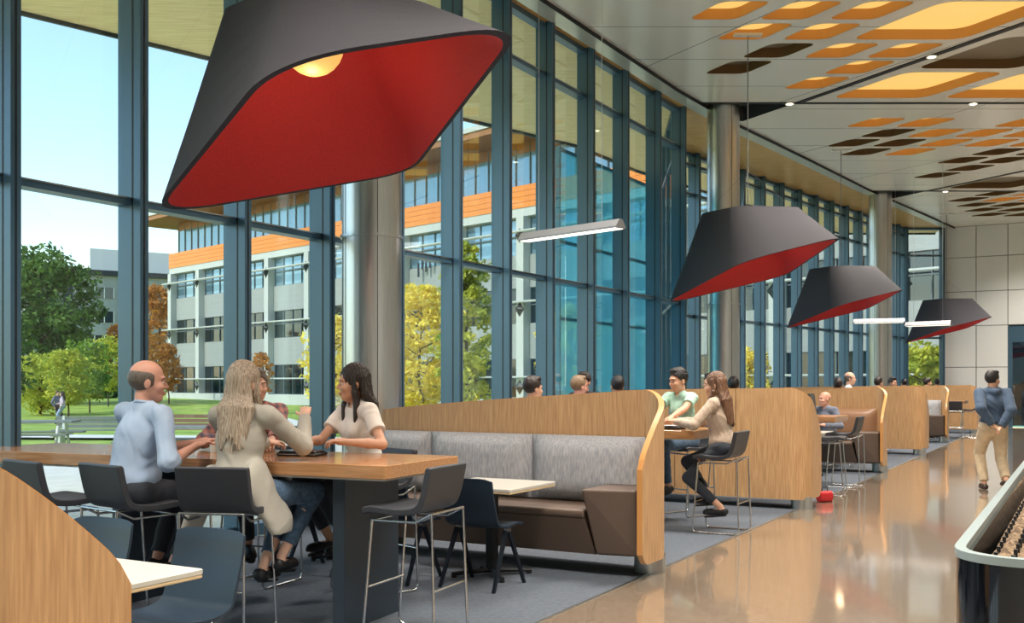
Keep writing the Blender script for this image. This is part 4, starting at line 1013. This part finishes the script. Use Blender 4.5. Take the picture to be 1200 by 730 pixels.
def person(label, x, y, head, h=.006, pz=.88, lean=(0, .06), twist=0, sex='m', sc=1.0, skinc='fair', hair=('short', 'dark'), shirt=None, sleeve='long', trouser=None, shoe=None,
           hl=None, hr=None, el=None, er=None, fl=None, fr=None, yaw=0, pitch=0, tilt=0, coat=False, kneepole=(0, 1, .35), glasses=False, handdir=None, curl=.9, hood=False, open_neck=True, sidehead=0, curls=None, name='person', z0=0, legs_out=(.1, .1), group=None, belly=0, low=None, bulk=0, seat=.772):
    """local +Y is where the person faces, +X is the person's right; targets are wrists and ankles in local metres."""
    if seat == .772: x -= .03 * math.sin(head); y += .03 * math.cos(head)
    r = thing(name, label, 'person', (x, y, z0), head, group)
    f = .9 if sex == 'f' else 1.0
    pel = Vector((0, 0, pz)); sp = Vector((lean[0], lean[1], .5 * sc)).normalized()
    chest = pel + sp * .30 * sc; nb = pel + sp * .50 * sc
    ct, st_ = math.cos(twist), math.sin(twist)
    sx = Vector((ct, st_, 0)); sx = (sx - sp * sx.dot(sp)).normalized(); fw = sp.cross(sx).normalized()
    if fw.y < 0 and abs(twist) < 1.5: fw = -fw
    Rt = np.array([sx, fw, sp]).T
    shw = (.182 if sex == 'm' else .170) * sc
    S = {1: nb - sp * .045 * sc + sx * shw, -1: nb - sp * .045 * sc - sx * shw}
    hc = nb + Vector((sidehead, .02, 0)) + sp * .02 + Vector((0, 0, .122 * sc)); bs = sc; sc = sc * 1.07
    cy, sy = math.cos(yaw), math.sin(yaw)
    Hf = Vector((-sy, cy, 0)); Hf = (Hf * math.cos(pitch) + Vector((0, 0, 1)) * math.sin(pitch)).normalized(); Hx = Vector((cy, sy, 0)); Hz = Hx.cross(Hf).normalized()
    Hx, Hz = Hx * math.cos(tilt) + Hz * math.sin(tilt), Hz * math.cos(tilt) - Hx * math.sin(tilt)
    Rh = np.array([Hx, Hf, Hz]).T
    hp = lambda a, b_, c: hc + Hx * a * sc + Hf * b_ * sc + Hz * c * sc
    wr = {1: Vector(hr) if hr else Vector((.25, .25, pz + .1)), -1: Vector(hl) if hl else Vector((-.25, .25, pz + .1))}
    ep_ = {1: Vector(er or (.8, -.6, -.6)), -1: Vector(el or (-.8, -.6, -.6))}
    elb = {}
    for q in (1, -1): elb[q], wr[q] = ik(S[q], wr[q], .285 * sc, .25 * sc, ep_[q])
    hip = {q: pel + Vector((q * .09 * f, 0, -.02)) for q in (1, -1)}
    ank = {1: Vector(fr) if fr else Vector((legs_out[0], .38, .38)), -1: Vector(fl) if fl else Vector((-legs_out[1], .38, .38))}
    kn = {}
    for q in (1, -1): kn[q], ank[q] = ik(hip[q], ank[q], .43 * sc, .41 * sc, Vector(kneepole) + Vector((q * .15, 0, 0)))
    allp = [pel, nb, hc + Vector((0, 0, .18)), hc - Vector((0, 0, .05))] + list(S.values()) + list(elb.values()) + list(wr.values()) + list(kn.values()) + list(ank.values())
    lo = np.min([list(p) for p in allp], 0) - .24; hi = np.max([list(p) for p in allp], 0) + .24
    # ---- skin
    s = SDF(lo, hi, h)
    s.ell(pel, (.15 * f, .105, .10), None, .05); s.cone(pel, chest, .10 * f, .105 * f, .06); s.ell(chest, (.145 * f, .10, .16), Rt, .05)
    s.cone(S[1], S[-1], .045, .045, .05)
    s.cone(nb - sp * .04, hp(0, -.02, -.07), .056 * f, .05 * f, .035)
    for q in (1, -1):
        m1 = S[q].lerp(elb[q], .45)
        s.cone(S[q], m1, .048 * f, .042 * f, .03); s.cone(m1, elb[q], .042 * f, .036 * f, .02)
        m2 = elb[q].lerp(wr[q], .35); s.cone(elb[q], m2, .036 * f, .038 * f, .02); s.cone(m2, wr[q], .038 * f, .024 * f, .015)
        m3 = hip[q].lerp(kn[q], .4); s.cone(hip[q], m3, .085, .07, .04); s.cone(m3, kn[q], .07, .05, .02)
        m4 = kn[q].lerp(ank[q], .3); s.cone(kn[q], m4, .05, .052, .02); s.cone(m4, ank[q], .052 * f, .034 * f, .02)
        ft = ank[q] + Vector((0, 0, -.05)); tv = Vector((0, 1, -.12 if ank[q].z > .15 else 0)).normalized()
        s.cone(ft - tv * .03, ft + tv * .15, .035, .026, .02)
        # hand
        d = (wr[q] - elb[q]).normalized()
        if handdir and handdir.get(q): d = Vector(handdir[q]).normalized()
        up = Vector((0, 0, 1)); n = (-up + d * up.dot(d))
        if n.length < .3: n = Vector((-q, 0, 0)); n = n - d * n.dot(d)
        n.normalize(); a = d.cross(n).normalized()
        if a.dot(sx) * q > 0: a = -a                # a points to the thumb side (towards the body's middle)
        w = wr[q]; Rm = np.array([a, d, n]).T
        s.cone(w, w + d * .03, .024, .026, .01); s.ell(w + d * .052, (.040 * f, .048, .015), Rm, .012)
        cu = (curls or {}).get(q, curl)
        for i in range(4):
            o_ = .029 - .0195 * i; L_ = (.066, .074, .07, .055)[i] * .95; b0 = w + d * (.088 - abs(i - 1.3) * .004) + a * o_
            ang_ = 0; p = b0; dirr = d
            for j, fr_ in enumerate((.45, .32, .23)):
                ang_ += cu * (.45, .6, .5)[j]; dirr = d * math.cos(ang_) + n * math.sin(ang_) + a * (.05 * (1.5 - i) * .6); dirr.normalize()
                p2 = p + dirr * L_ * fr_; s.cone(p, p2, .0085 * f - j * .0006, .0079 * f - j * .0006, .003); p = p2
        t0 = w + d * .018 + a * .026; t1 = t0 + (a * .62 + d * .7 + n * .25).normalized() * .042; t2 = t1 + (a * .15 + d * .9 + n * .4).normalized() * .034
        s.cone(t0, t1, .0125 * f, .0105 * f, .008); s.cone(t1, t2, .0105 * f, .0085 * f, .004)
    e = lambda c, rr, k=.015, op='u': s.ell(hp(*c), tuple(v * sc for v in rr), Rh, k, op)
    e((0, -.012, .035), (.073, .092, .085), .02); e((0, .03, -.03), (.057, .058, .082), .03); e((0, .055, -.085), (.03, .028, .022), .03)
    e((0, .01, -.062), (.052, .05, .035), .02)
    e((0, .078, .028), (.048, .016, .011), .015)
    for q in (1, -1):
        e((q * .031, .098, .006), (.015, .012, .009), .012, 's'); e((q * .036, .062, -.026), (.024, .026, .022), .02)
        e((q * .072, -.004, -.008), (.009, .018, .031), .006)
        e((q * .0115, .094, -.024), (.007, .009, .006), .006)
    s.cone(hp(0, .086, .010), hp(0, .104, -.021), .0070 * sc, .0100 * sc, .01)
    e((0, .09, -.052), (.022, .011, .006), .006); e((0, .087, -.062), (.019, .011, .007), .005)
    if seat is not None: s.cut((0, .03, seat + .012), (0, 0, -1), .27)
    s.mesh('body', SKIN[skinc], r)
    if h < .009:
        for q in (1, -1):
            b = MB(); c = hp(q * .031, .0795, .004); b.lathe([(.0015, -.009), (.0062, -.0062), (.009, 0), (.0062, .0062), (.0015, .009)], 12, tuple(c)); eo = b.build('eye', EYE, r, True, 60)
            b = MB(); c = hp(q * .031, .0855, .004); b.lathe([(.001, -.005), (.0045, -.003), (.0055, 0), (.0045, .003), (.001, .005)], 10, tuple(c)); b.build('iris', IRIS, eo, True, 60)
            b = MB(); b.tube([hp(q * .015, .0925, .026), hp(q * .032, .090, .031), hp(q * .049, .077, .026)], .0026, 5); b.build('eyebrow', HAIR[hair[1] if hair[1] != 'blonde' else 'sand'], r)
        b = MB(); b.tube([hp(-.021, .088, -.058), hp(0, .0965, -.0565), hp(.021, .088, -.058)], .0028, 6); b.build('lips', LIPS, r)
    if glasses:
        b = MB()
        for q in (1, -1):
            pts = [hp(q * .033 + .023 * math.cos(t), .104 - .004 * math.cos(t) * q, .006 + .017 * math.sin(t)) for t in [i * math.pi / 7 for i in range(14)]]
            b.tube(pts, .0022, 5, True); b.tube([hp(q * .056, .1, .01), hp(q * .074, .03, .01), hp(q * .076, -.01, .004)], .002, 5)
        b.tube([hp(-.01, .106, .008), hp(.01, .106, .008)], .002, 5); b.build('glasses', BLACK, r)
    # ---- hair
    hk, hcx = hair
    if hk != 'none':
        s = SDF(np.array(hc) - .2 - np.array((0, 0, .38 if hk == 'long' else 0)), np.array(hc) + .22, max(.0045, h))
        g = lambda c, rr, k=.015, op='u': s.ell(hp(*c), tuple(v * sc for v in rr), Rh, k, op)
        if hk == 'fringe':
            g((0, -.014, .02), (.0785, .0975, .08)); s.cut(hp(0, -.02, .078), Hf * .62 + Hz * .78, .3); s.cut(hp(0, .03, 0), Hf, .3); s.cut(hp(0, 0, -.05), -Hz, .2)
        else:
            g((0, -.014, .04), (.081, .101, .092)); g((0, -.02, .075), (.065, .075, .065))
            if hk == 'short':
                g((.01, .035, .105), (.055, .045, .032))
                nn = (Hf * .76 - Hz * .65); s.cut(hp(0, .074, .066), nn, .3)
                s.F += .0035 * np.sin(np.arange(s.n[0]) * s.h * 260)[:, None, None] * np.sin(np.arange(s.n[2]) * s.h * 210)[None, None, :].astype(np.float32)
            else:
                g((0, .10, -.03), (.060, .085, .112), .008, 's')
                hl_ = .30 if low is None else low
                back = -fw
                for i in range(9):
                    t = -1 + 2 * i / 8; st0 = hp(.06 * t, -.05 - .035 * (1 - t * t), .04)
                    mid = hp(.078 * t, -.055 - .04 * (1 - t * t), -.07)
                    md2 = nb + back * (.097 + .03 * (1 - t * t)) + sx * .10 * t + Vector((0, 0, -.02)); end = md2 + back * .015 - sp * (hl_ - .12 - .04 * abs(t)) - sx * .02 * t
                    s.cone(st0, mid, .03, .028, .012); s.cone(mid, md2, .028, .026, .008); s.cone(md2, end, .026, .008, .004)
                for q in (1, -1):                    # locks in front of the ears
                    p0 = hp(q * .066, .012, .05); p1 = hp(q * .079, .008, -.06); p2 = nb + sx * q * .085 + fw * .045; p3 = p2 + fw * .04 - sp * (.11 if hl_ > .2 else .05)
                    s.cone(p0, p1, .018, .02, .01); s.cone(p1, p2, .022, .026, .014); s.cone(p2, p3, .026, .010, .010)
                ii = [np.arange(s.n[i]) * s.h for i in range(3)]
                s.F += (.0028 * np.sin(ii[0] * 330)[:, None, None] * np.ones_like(s.F) * (1) + .002 * np.sin(ii[1] * 280)[None, :, None]).astype(np.float32)
        s.mesh('hair', HAIR[hcx], r)
    # ---- top
    s = SDF(lo, hi, h * 1.15); o_ = (.013 if not coat else .017) + bulk
    s.ell(chest + sp * .01, (.152 * f + o_, .105 + o_, .17), Rt, .05); s.cone(pel + sp * .08, chest, .116 * f + o_ + belly, .112 * f + o_, .07)
    s.ell(pel + sp * .05 + fw * belly, (.150 * f + o_, .112 + o_ + belly, .11), Rt, .06)
    if belly: s.ell(pel + sp * .14 + fw * (.05 + belly), (.13, .1, .13), Rt, .05)
    s.cone(S[1] * .93 + S[-1] * .07, S[-1] * .93 + S[1] * .07, .046 + o_ * .6, .046 + o_ * .6, .05)
    s.cone(S[1] - sp * .02, nb + sp * .005, .045, .05, .04); s.cone(S[-1] - sp * .02, nb + sp * .005, .045, .05, .04)
    if sex == 'f':
        for q in (1, -1): s.ell(chest + sp * .03 + fw * .085 + sx * q * .062, (.058, .05, .058), Rt, .035)
    cuffs = []
    for q in (1, -1):
        ln = {'short': (.62, 0), 'rolled': (1, .22), 'long': (1, .97)}[sleeve]
        a_, b_ = S[q], S[q].lerp(elb[q], ln[0]); ee = .014 + (o_ - .013)
        s.cone(a_, b_, .047 * f + ee, (.044 if sleeve != 'short' else .052) * f + ee, .03)
        if ln[1]:
            c_ = elb[q].lerp(wr[q], ln[1]); s.cone(elb[q], c_, .041 * f + ee, (.029 + (.017 if sleeve == 'rolled' else .0)) * f + ee * .8, .02); cuffs.append((c_, (wr[q] - elb[q]), c_))
            if sleeve == 'rolled': s.cone(elb[q].lerp(wr[q], .1), c_, .053, .055, .004)
        else: cuffs.append((b_, (elb[q] - S[q]), b_))
    if coat:                                          # long cardigan hanging past the seat
        bk = -fw
        s.cone(pel + sp * .1, pel + bk * .02 + sp * .02, .13, .15, .06)
        pass
        s.ell(pel + bk * .015 - Vector((0, 0, -.02)), (.205, .145, .13), None, .06)
        s.cone(pel + sx * .15 + bk * .02 + Vector((0, 0, .05)), pel + sx * .25 - bk * .10 - Vector((0, 0, .19)), .13, .125, .07, flat=2.7, fdir=sx)
        s.cone(pel - sx * .17 + bk * .03 + Vector((0, 0, .05)), pel - sx * .265 + bk * .08 - Vector((0, 0, .24)), .10, .10, .05, flat=2.6, fdir=sx)
        s.cut(pel + sx * .27 - Vector((0, 0, .262)), Vector((0, 0, -1)), .22); s.cut(pel - sx * .26 - Vector((0, 0, .27)), Vector((0, 0, -1)), .2)
    if hood: s.cone(nb + sx * .07 - fw * .02, nb - fw * .09 - sp * .03, .045, .05, .03); s.cone(nb - sx * .07 - fw * .02, nb - fw * .09 - sp * .03, .045, .05, .03)
    if open_neck: s.cone(nb + sp * .045 + fw * .02, nb + sp * .02 + fw * .12 - sp * .045, .05, .02, .012, 's'); s.cone(nb + sp * .03, nb + sp * .12, .058, .07, .006, 's')
    else: s.cone(nb + sp * .05, nb + sp * .12, .055, .07, .006, 's')
    s.folds(.0026, 34, len(label))
    for p, n_, _ in cuffs: s.cut(p, n_, .068 + bulk)
    if not coat: s.cut(pel - sp * .07, -sp, .3)
    s.mesh('cardigan' if coat else 'hooded_top' if hood else 'shirt', shirt, r)
    if h < .009 and not coat and not hood and open_neck:                         # collar
        b = MB(); pts = []
        for i in range(13):
            a = math.radians(-60 + 300 * i / 12); p = nb + sp * .012 + sx * .066 * math.cos(a) * 1.0 - fw * .058 * math.sin(a) * 1.0; pts.append(p)
        pts = [nb + sp * (.018 - .03 * (1 if i in (0, 12) else 0)) + sx * .064 * math.sin(math.radians(-150 + 25 * i)) - fw * .06 * math.cos(math.radians(-150 + 25 * i)) for i in range(13)]
        b.tube(pts, .011, 6); b.build('collar', shirt, r, True, 80)
    # ---- trousers
    s = SDF(lo, hi, h * 1.25)
    s.ell(pel, (.158 * f + .01, .118, .105), None, .05); s.ell(pel - Vector((0, .03, .02)), (.15 * f + .01, .12, .09), None, .05)
    for q in (1, -1):
        m3 = hip[q].lerp(kn[q], .4); s.cone(hip[q], m3, .098 + bulk * .6, .085 + bulk * .7, .05); s.cone(m3, kn[q], .085 + bulk * .7, .064 + bulk * .8, .02)
        c_ = kn[q].lerp(ank[q], .93 if sex == 'm' else .8); s.cone(kn[q], c_, .064 + bulk * .8, (.05 if sex == 'm' else .046) + bulk * .8, .02)
    s.folds(.003, 30, len(label) * 2)
    for q in (1, -1): c_ = kn[q].lerp(ank[q], .93 if sex == 'm' else .8); s.cut(c_, ank[q] - kn[q], .1)
    s.cut(pel + sp * .1, sp, .3)
    if seat is not None: s.cut((0, .03, seat + .01), (0, 0, -1), .27)
    s.mesh('trousers', trouser, r)
    for q in (1, -1):
        ft = ank[q] + Vector((0, 0, -.05)); tv = Vector((0, 1, -.12 if ank[q].z > .15 else 0)).normalized(); s = SDF(np.array(ft) - .28, np.array(ft) + .28, max(h, .006))
        s.cone(ft - tv * .04, ft + tv * .155, .044, .035, .02); s.cone(ft + tv * .02, ft + tv * .13 + Vector((0, 0, -.01)), .042, .038, .03); s.cut(ft + Vector((0, 0, -.036)), (0, 0, -1), .3)
        if sex == 'f': s.cone(ft + Vector((0, 0, .045)) - tv * .01, ft + Vector((0, 0, .05)) + tv * .05, .04, .035, .01, 's')
        so_ = s.mesh('shoe', shoe or BLACK, r)
        b = MB(); pl = [(.042 * math.cos(a) * (1 if math.sin(a) > 0 else .85), .057 + .12 * math.sin(a)) for a in [i * math.pi / 8 for i in range(16)]]
        u_ = tv; M_ = Matrix.Translation(ft + Vector((0, 0, -.05))) @ Matrix((( 1, 0, 0, 0), (0, u_.y, 0, 0), (0, u_.z, 1, 0), (0, 0, 0, 1)))
        b.prism(pl, 0, .016, M_); b.build('sole', SOLE if sex == 'x' else (BLACK if shoe is None else SOLE), so_ or r)
    return r, dict(pel=pel, nb=nb, hc=hc, S=S, elb=elb, wr=wr, kn=kn, ank=ank, sx=sx, fw=fw, sp=sp)
def world2local(x, y, rz, p):
    c, s = math.cos(-rz), math.sin(-rz); dx, dy = p[0] - x, p[1] - y
    return Vector((c * dx - s * dy, s * dx + c * dy, p[2]))
def hd(dx, dy): return ang(dx, dy)
DENIM = cloth('denim', rgb(78, 104, 130), rgb(56, 78, 104), 40); DKTR = cloth('dark_trousers', rgb(40, 46, 56)); KHAKI = cloth('khaki', rgb(196, 176, 146)); GREYT = cloth('grey_trousers', rgb(74, 76, 82))
BLUES = cloth('light_blue_shirt', rgb(176, 196, 222), rgb(158, 180, 210), 8, b=.2); CARD = cloth('stone_cardigan', rgb(176, 172, 162), rgb(166, 162, 152), 8, b=.3); WHITEB = cloth('white_blouse', rgb(236, 230, 224), rgb(222, 214, 206), 6)
GREENT = cloth('pale_green_tee', rgb(160, 196, 178)); BEIGE = cloth('beige_knit', rgb(190, 170, 152), rgb(170, 150, 132), 60); NAVYH = cloth('navy_hooded', rgb(62, 82, 106), rgb(54, 72, 95), 30)
GREYJ = cloth('grey_jumper', rgb(104, 110, 126)); DJACK = cloth('dark_jacket', rgb(42, 46, 56)); LTG = cloth('pale_blue_grey', rgb(176, 192, 206)); BLUP = cloth('blue_polo', rgb(104, 146, 196)); WHT = cloth('white_tee', rgb(214, 218, 220)); MAUVE = cloth('mauve_top', rgb(190, 168, 184))

def sit(label, pos, face, targets=None, **k):
    rz = hd(face[0], face[1]); t = targets or {}
    L_ = lambda p: world2local(pos[0], pos[1], rz, p)
    for a, p in t.items(): k[a] = tuple(L_(p))
    return person(label, pos[0], pos[1], rz, **k)
# table one. hands rest on the top at 1.05
sit('balding man in a light blue shirt with rolled sleeves sitting at the long high table', (S2.x - .05, S2.y - .02), (.55, .83), {'hr': (-2.03, 6.47, 1.135), 'hl': (-2.08, 6.76, 1.15)},
    h=.005, pz=.878, lean=(.02, .10), sex='m', sc=1.06, skinc='ruddy', hair=('fringe', 'grey'), shirt=BLUES, sleeve='rolled', trouser=DKTR, yaw=-.62, pitch=-.08, er=(.5, -.5, -1), el=(-.3, -.3, -1), curl=.45, fr=(.10, .26, .40), fl=(-.12, .30, .40), belly=.02)
sit('woman with long blonde hair in a stone cardigan seen from behind at the high table', (S3.x + .02, S3.y + .05), (.26, .96), {'hr': (-1.36, 6.66, 1.32), 'hl': (-1.64, 6.82, 1.14), 'fr': (-1.46, 6.42, .45), 'fl': (-1.56, 6.36, .40)},
    h=.005, pz=.878, lean=(0, .08), sex='f', sc=1.03, skinc='fair', hair=('long', 'blonde'), shirt=CARD, sleeve='long', trouser=DENIM, coat=True, yaw=-.3, er=(.45, -.15, -.8), el=(-.6, -.6, -.5), curl=1.1, low=.40, kneepole=(.45, 1, .4))
sit('man in a plaid shirt half hidden behind the blonde woman', (-1.98, 7.85), (.38, -.92), {'hr': (-2.1, 7.35, 1.14), 'hl': (-1.72, 7.32, 1.14)},
    h=.007, pz=.878, lean=(0, .08), sex='m', sc=1.0, skinc='tan', hair=('short', 'grey'), shirt=plaid(), sleeve='long', trouser=DKTR, yaw=.1, curl=.8)
sit('dark haired woman in a white blouse leaning on the long high table', (-1.03, 7.52), (-.78, -.62), {'hl': (-1.13, 7.02, 1.14), 'hr': (-1.40, 7.15, 1.14)},
    h=.005, pz=.878, lean=(0, .10), sex='f', sc=1.04, skinc='olive', hair=('long', 'dark'), shirt=WHITEB, sleeve='short', trouser=DKTR, yaw=-.35, pitch=-.06, el=(-.6, -.7, -.5), er=(.8, -.5, -.5), curl=1.3, fr=(.12, .25, .42), fl=(-.1, .22, .42), low=.30)
# table two
sit('woman with long brown hair in a beige knit top on a bar stool, ankles crossed', (S7.x + .05, S7.y - .03), (-U.x, -U.y), {'hr': (1.78, 10.86, 1.14), 'hl': (1.72, 10.62, 1.14)},
    h=.0065, pz=.878, lean=(0, .06), sex='f', sc=1.0, skinc='tan', hair=('long', 'brown'), shirt=BEIGE, sleeve='long', trouser=DKTR, yaw=.15, pitch=-.1, fr=(.06, .16, .36), fl=(-.02, .02, .26), low=.40, curl=1.0, open_neck=False)
sit('man with glasses and dark hair in a pale green t-shirt at the second high table', (S8.x, S8.y), (-.80, -.60), {'hr': (1.50, 11.46, 1.14), 'hl': (1.74, 11.22, 1.14)},
    h=.0065, pz=.89, lean=(0, .08), sex='m', sc=1.07, skinc='olive', hair=('short', 'black'), shirt=GREENT, sleeve='short', trouser=DENIM, yaw=-.15, pitch=-.15, glasses=True, curl=.9)
# bald man in the third booth
sit('bald man in a grey jumper smiling in the tan booth', (5.42, 17.55), (-.80, -.60), {'hr': (5.05, 17.5, .84), 'hl': (5.25, 17.2, .84)},
    h=.009, seat=.535, pz=.63, lean=(0, .08), sex='m', sc=1.0, skinc='ruddy', hair=('none', 'dark'), shirt=GREYJ, sleeve='long', trouser=DKTR, yaw=-.3, fr=(.12, .48, .09), fl=(-.14, .5, .09), curl=.9)
# the man walking away
person('man in a navy hooded top and khaki trousers walking away, hands clasped behind his back', 6.93, 14.75, hd(.16, 1), h=.0075, pz=.93, lean=(0, .01), sex='m', sc=1.02, skinc='tan', hair=('short', 'black'),
    shirt=NAVYH, sleeve='long', trouser=KHAKI, hr=(.05, -.21, .92), hl=(-.07, -.20, .95), bulk=.018, seat=None, er=(.45, -.8, -.3), el=(-.45, -.8, -.3), handdir={1: (-.6, -.2, -.6), -1: (.6, -.25, -.5)}, fr=(.10, -.26, .17), fl=(-.09, .10, .09), kneepole=(0, 1, 0), yaw=-.9, hood=True, open_neck=False, curl=1.2, shoe=mat('brown_shoe', rgb(60, 44, 38), .5))
# people on the lawn
person('man in a grey shirt and dark trousers standing on the lawn', *PX(67, 53), hd(.9, -.3), h=.012, pz=.93, lean=(0, 0), seat=None, skinc='tan', hair=('short', 'dark'), shirt=GREYJ, trouser=DKTR, hr=(.24, .05, .88), hl=(-.22, .28, 1.1), fr=(.1, 0, .08), fl=(-.1, .02, .08), kneepole=(0, 1, 0), z0=gz(*PX(67, 53)) + .0)
person('woman in a mauve top standing on the lawn beside the man', *PX(73.2, 52.6), hd(-.9, -.2), h=.012, pz=.90, sex='f', seat=None, lean=(0, 0), skinc='fair', hair=('long', 'dark'), shirt=MAUVE, trouser=cloth('pale_jeans', rgb(150, 162, 190)), hr=(.22, .25, 1.05), hl=(-.22, .05, .88), fr=(.09, 0, .08), fl=(-.09, .05, .08), kneepole=(0, 1, 0), z0=gz(*PX(73.2, 52.6)) + .0)
# seated people whose heads show over the screens
def bust(label, px, py, yd, face, hairk, sh, skinc='tan', glasses=False, lean=.06, h=.010, sex='m', **k):
    zt = EZ + (HY - py) / FX * yd; x = (px - 600) / FX * yd; pz = max(.86, zt - .80)
    ST(x, yd, hd(*face), 'charcoal bar stool under the ' + ' '.join(label.split()[:11]), GS, z=max(0, pz - .87) if False else 0)
    return person(label, x - face[0] * .02, yd, hd(*face), h=h, pz=pz, lean=(0, lean), sex=sex, skinc=skinc, hair=hairk, shirt=sh, trouser=DKTR, glasses=glasses, curl=.8, fr=(.10, .20, .37), fl=(-.10, .20, .37), **k)
bust('dark haired man in a pale shirt bending forward behind the middle booth', 606, 443, 10.95, (.8, .45), ('short', 'dark'), LTG, lean=.17, hr=(.2, .35, 1.15), hl=(-.2, .35, 1.15))
bust('man with sandy grey hair in a blue polo behind the middle booth', 664, 436, 12.5, (.75, .5), ('short', 'sand'), BLUP, 'ruddy', lean=.16)
bust('man with short brown hair in a dark jacket facing the camera behind the middle booth', 688, 434, 13.72, (-.5, -.85), ('short', 'dark'), DJACK, 'ruddy')
bust('dark haired person behind the middle booth near its curved end', 726, 443, 12.9, (-.2, 1), ('short', 'black'), GREYJ)
bust('black haired man just behind the woman in the beige top', 838, 436, 14.5, (-.7, -.5), ('short', 'black'), DJACK)
bust('dark haired person behind the second booth screen, only the crown showing', 861, 444, 15.15, (0, 1), ('short', 'black'), DJACK, h=.011)
bust('grey haired man with glasses above the third booth screen', 990, 434, 19.8, (.9, -.3), ('fringe', 'grey'), WHT, 'fair', glasses=True, h=.011)
bust('dark haired person left of the grey haired man above the third booth', 983, 443, 18.9, (.2, 1), ('short', 'dark'), DJACK, h=.011)
bust('dark haired person right of the grey haired man above the third booth', 996, 443, 20.9, (-.1, 1), ('short', 'black'), NAVYH, h=.011)
bust('dark haired man in front of the furthest steel column', 1026, 441, 23.6, (.6, .3), ('short', 'dark'), GREYJ, h=.012)
bust('man with glasses and dark hair right of the furthest steel column', 1042, 441, 24.8, (.5, -.8), ('short', 'black'), DJACK, glasses=True, h=.012)
bust('dark haired person among the far booths, left of the last two heads', 1061, 443, 30.6, (0, 1), ('short', 'black'), DJACK, h=.012)
bust('brown haired person among the far booths, facing right', 1083, 442, 28.2, (1, 0), ('short', 'dark'), GREYJ, h=.012)
bust('dark haired person nearest the white end wall', 1099, 443, 33.3, (.2, 1), ('short', 'dark'), DJACK, h=.012)
cam = bpy.data.cameras.new('camera'); co = bpy.data.objects.new('camera', cam); C.objects.link(co)
cam.sensor_width = 36; cam.lens = 36.0; cam.shift_y = (HY - 365) / 1200.0; cam.clip_end = 800; cam.clip_start = .05
co.location = (0, 0, EZ); co.rotation_euler = (math.pi / 2, 0, 0)
sc = bpy.context.scene; sc.camera = co
sc.view_settings.view_transform = 'Standard'; sc.view_settings.look = 'None'; sc.view_settings.gamma = 1; sc.view_settings.use_curve_mapping = False
sc.view_settings.exposure = 0.12
w = bpy.data.worlds.new('sky'); sc.world = w; w.use_nodes = True; nt = w.node_tree
sk = nt.nodes.new('ShaderNodeTexSky'); sk.sky_type = 'NISHITA'; sk.sun_disc = False; sk.sun_elevation = math.radians(42); sk.sun_rotation = math.radians(-127); sk.air_density = 1.3; sk.dust_density = .4; sk.ozone_density = 2.0
nt.links.new(sk.outputs[0], nt.nodes['Background'].inputs[0]); nt.nodes['Background'].inputs[1].default_value = .30
def lamp(name, kind, loc, energy, col, size=1, size_y=None, rot=(0, 0, 0), spread=None):
    l = bpy.data.lights.new(name, kind); l.energy = energy; l.color = col
    if kind == 'AREA':
        l.size = size
        if size_y: l.shape = 'RECTANGLE'; l.size_y = size_y
        if spread: l.spread = spread
    if kind == 'SUN': l.angle = math.radians(.6)
    if kind == 'POINT': l.shadow_soft_size = size
    o = bpy.data.objects.new(name, l); C.objects.link(o); o.location = loc; o.rotation_euler = rot; return o
sd = Vector((-.80, -.60, 0)).normalized() * math.cos(math.radians(42)) + Vector((0, 0, math.sin(math.radians(42))))
s = lamp('sun', 'SUN', (-30, -20, 40), 3.6, (1, .93, .80)); s.rotation_euler = sd.to_track_quat('Z', 'Y').to_euler()
# light from ceiling openings in and beyond frame, plus one added to brighten wall_far
for x, y, e in ((0.8, 4.5, 380), (4.2, 9.5, 380), (0.2, 11.5, 250), (5.5, 15, 400), (9.0, 19.0, 400), (9.5, 24.5, 400), (14.0, 29, 400), (17, 32, 260), (4.0, 1.5, 300), (-3.5, 3, 250)):
    lamp('coffer_and_fill_light', 'AREA', (x, y, CH - .05), e * .88, (1, .92, .82), 2.0, 1.6, spread=math.radians(120))
for r_ in [o for o in C.objects if o.name.startswith('pendant_shade')]:
    M_ = r_.matrix_basis; lamp('globe_light', 'POINT', tuple(M_ @ Vector((-.05, -.66, 3.56))), 9, (1, .7, .42), .1)
sc.cycles.use_denoising = True
sc.cycles.max_bounces = 8; sc.cycles.transparent_max_bounces = 12; sc.cycles.sample_clamp_indirect = 6
try: sc.cycles.denoiser = 'OPENIMAGEDENOISE'
except Exception: pass
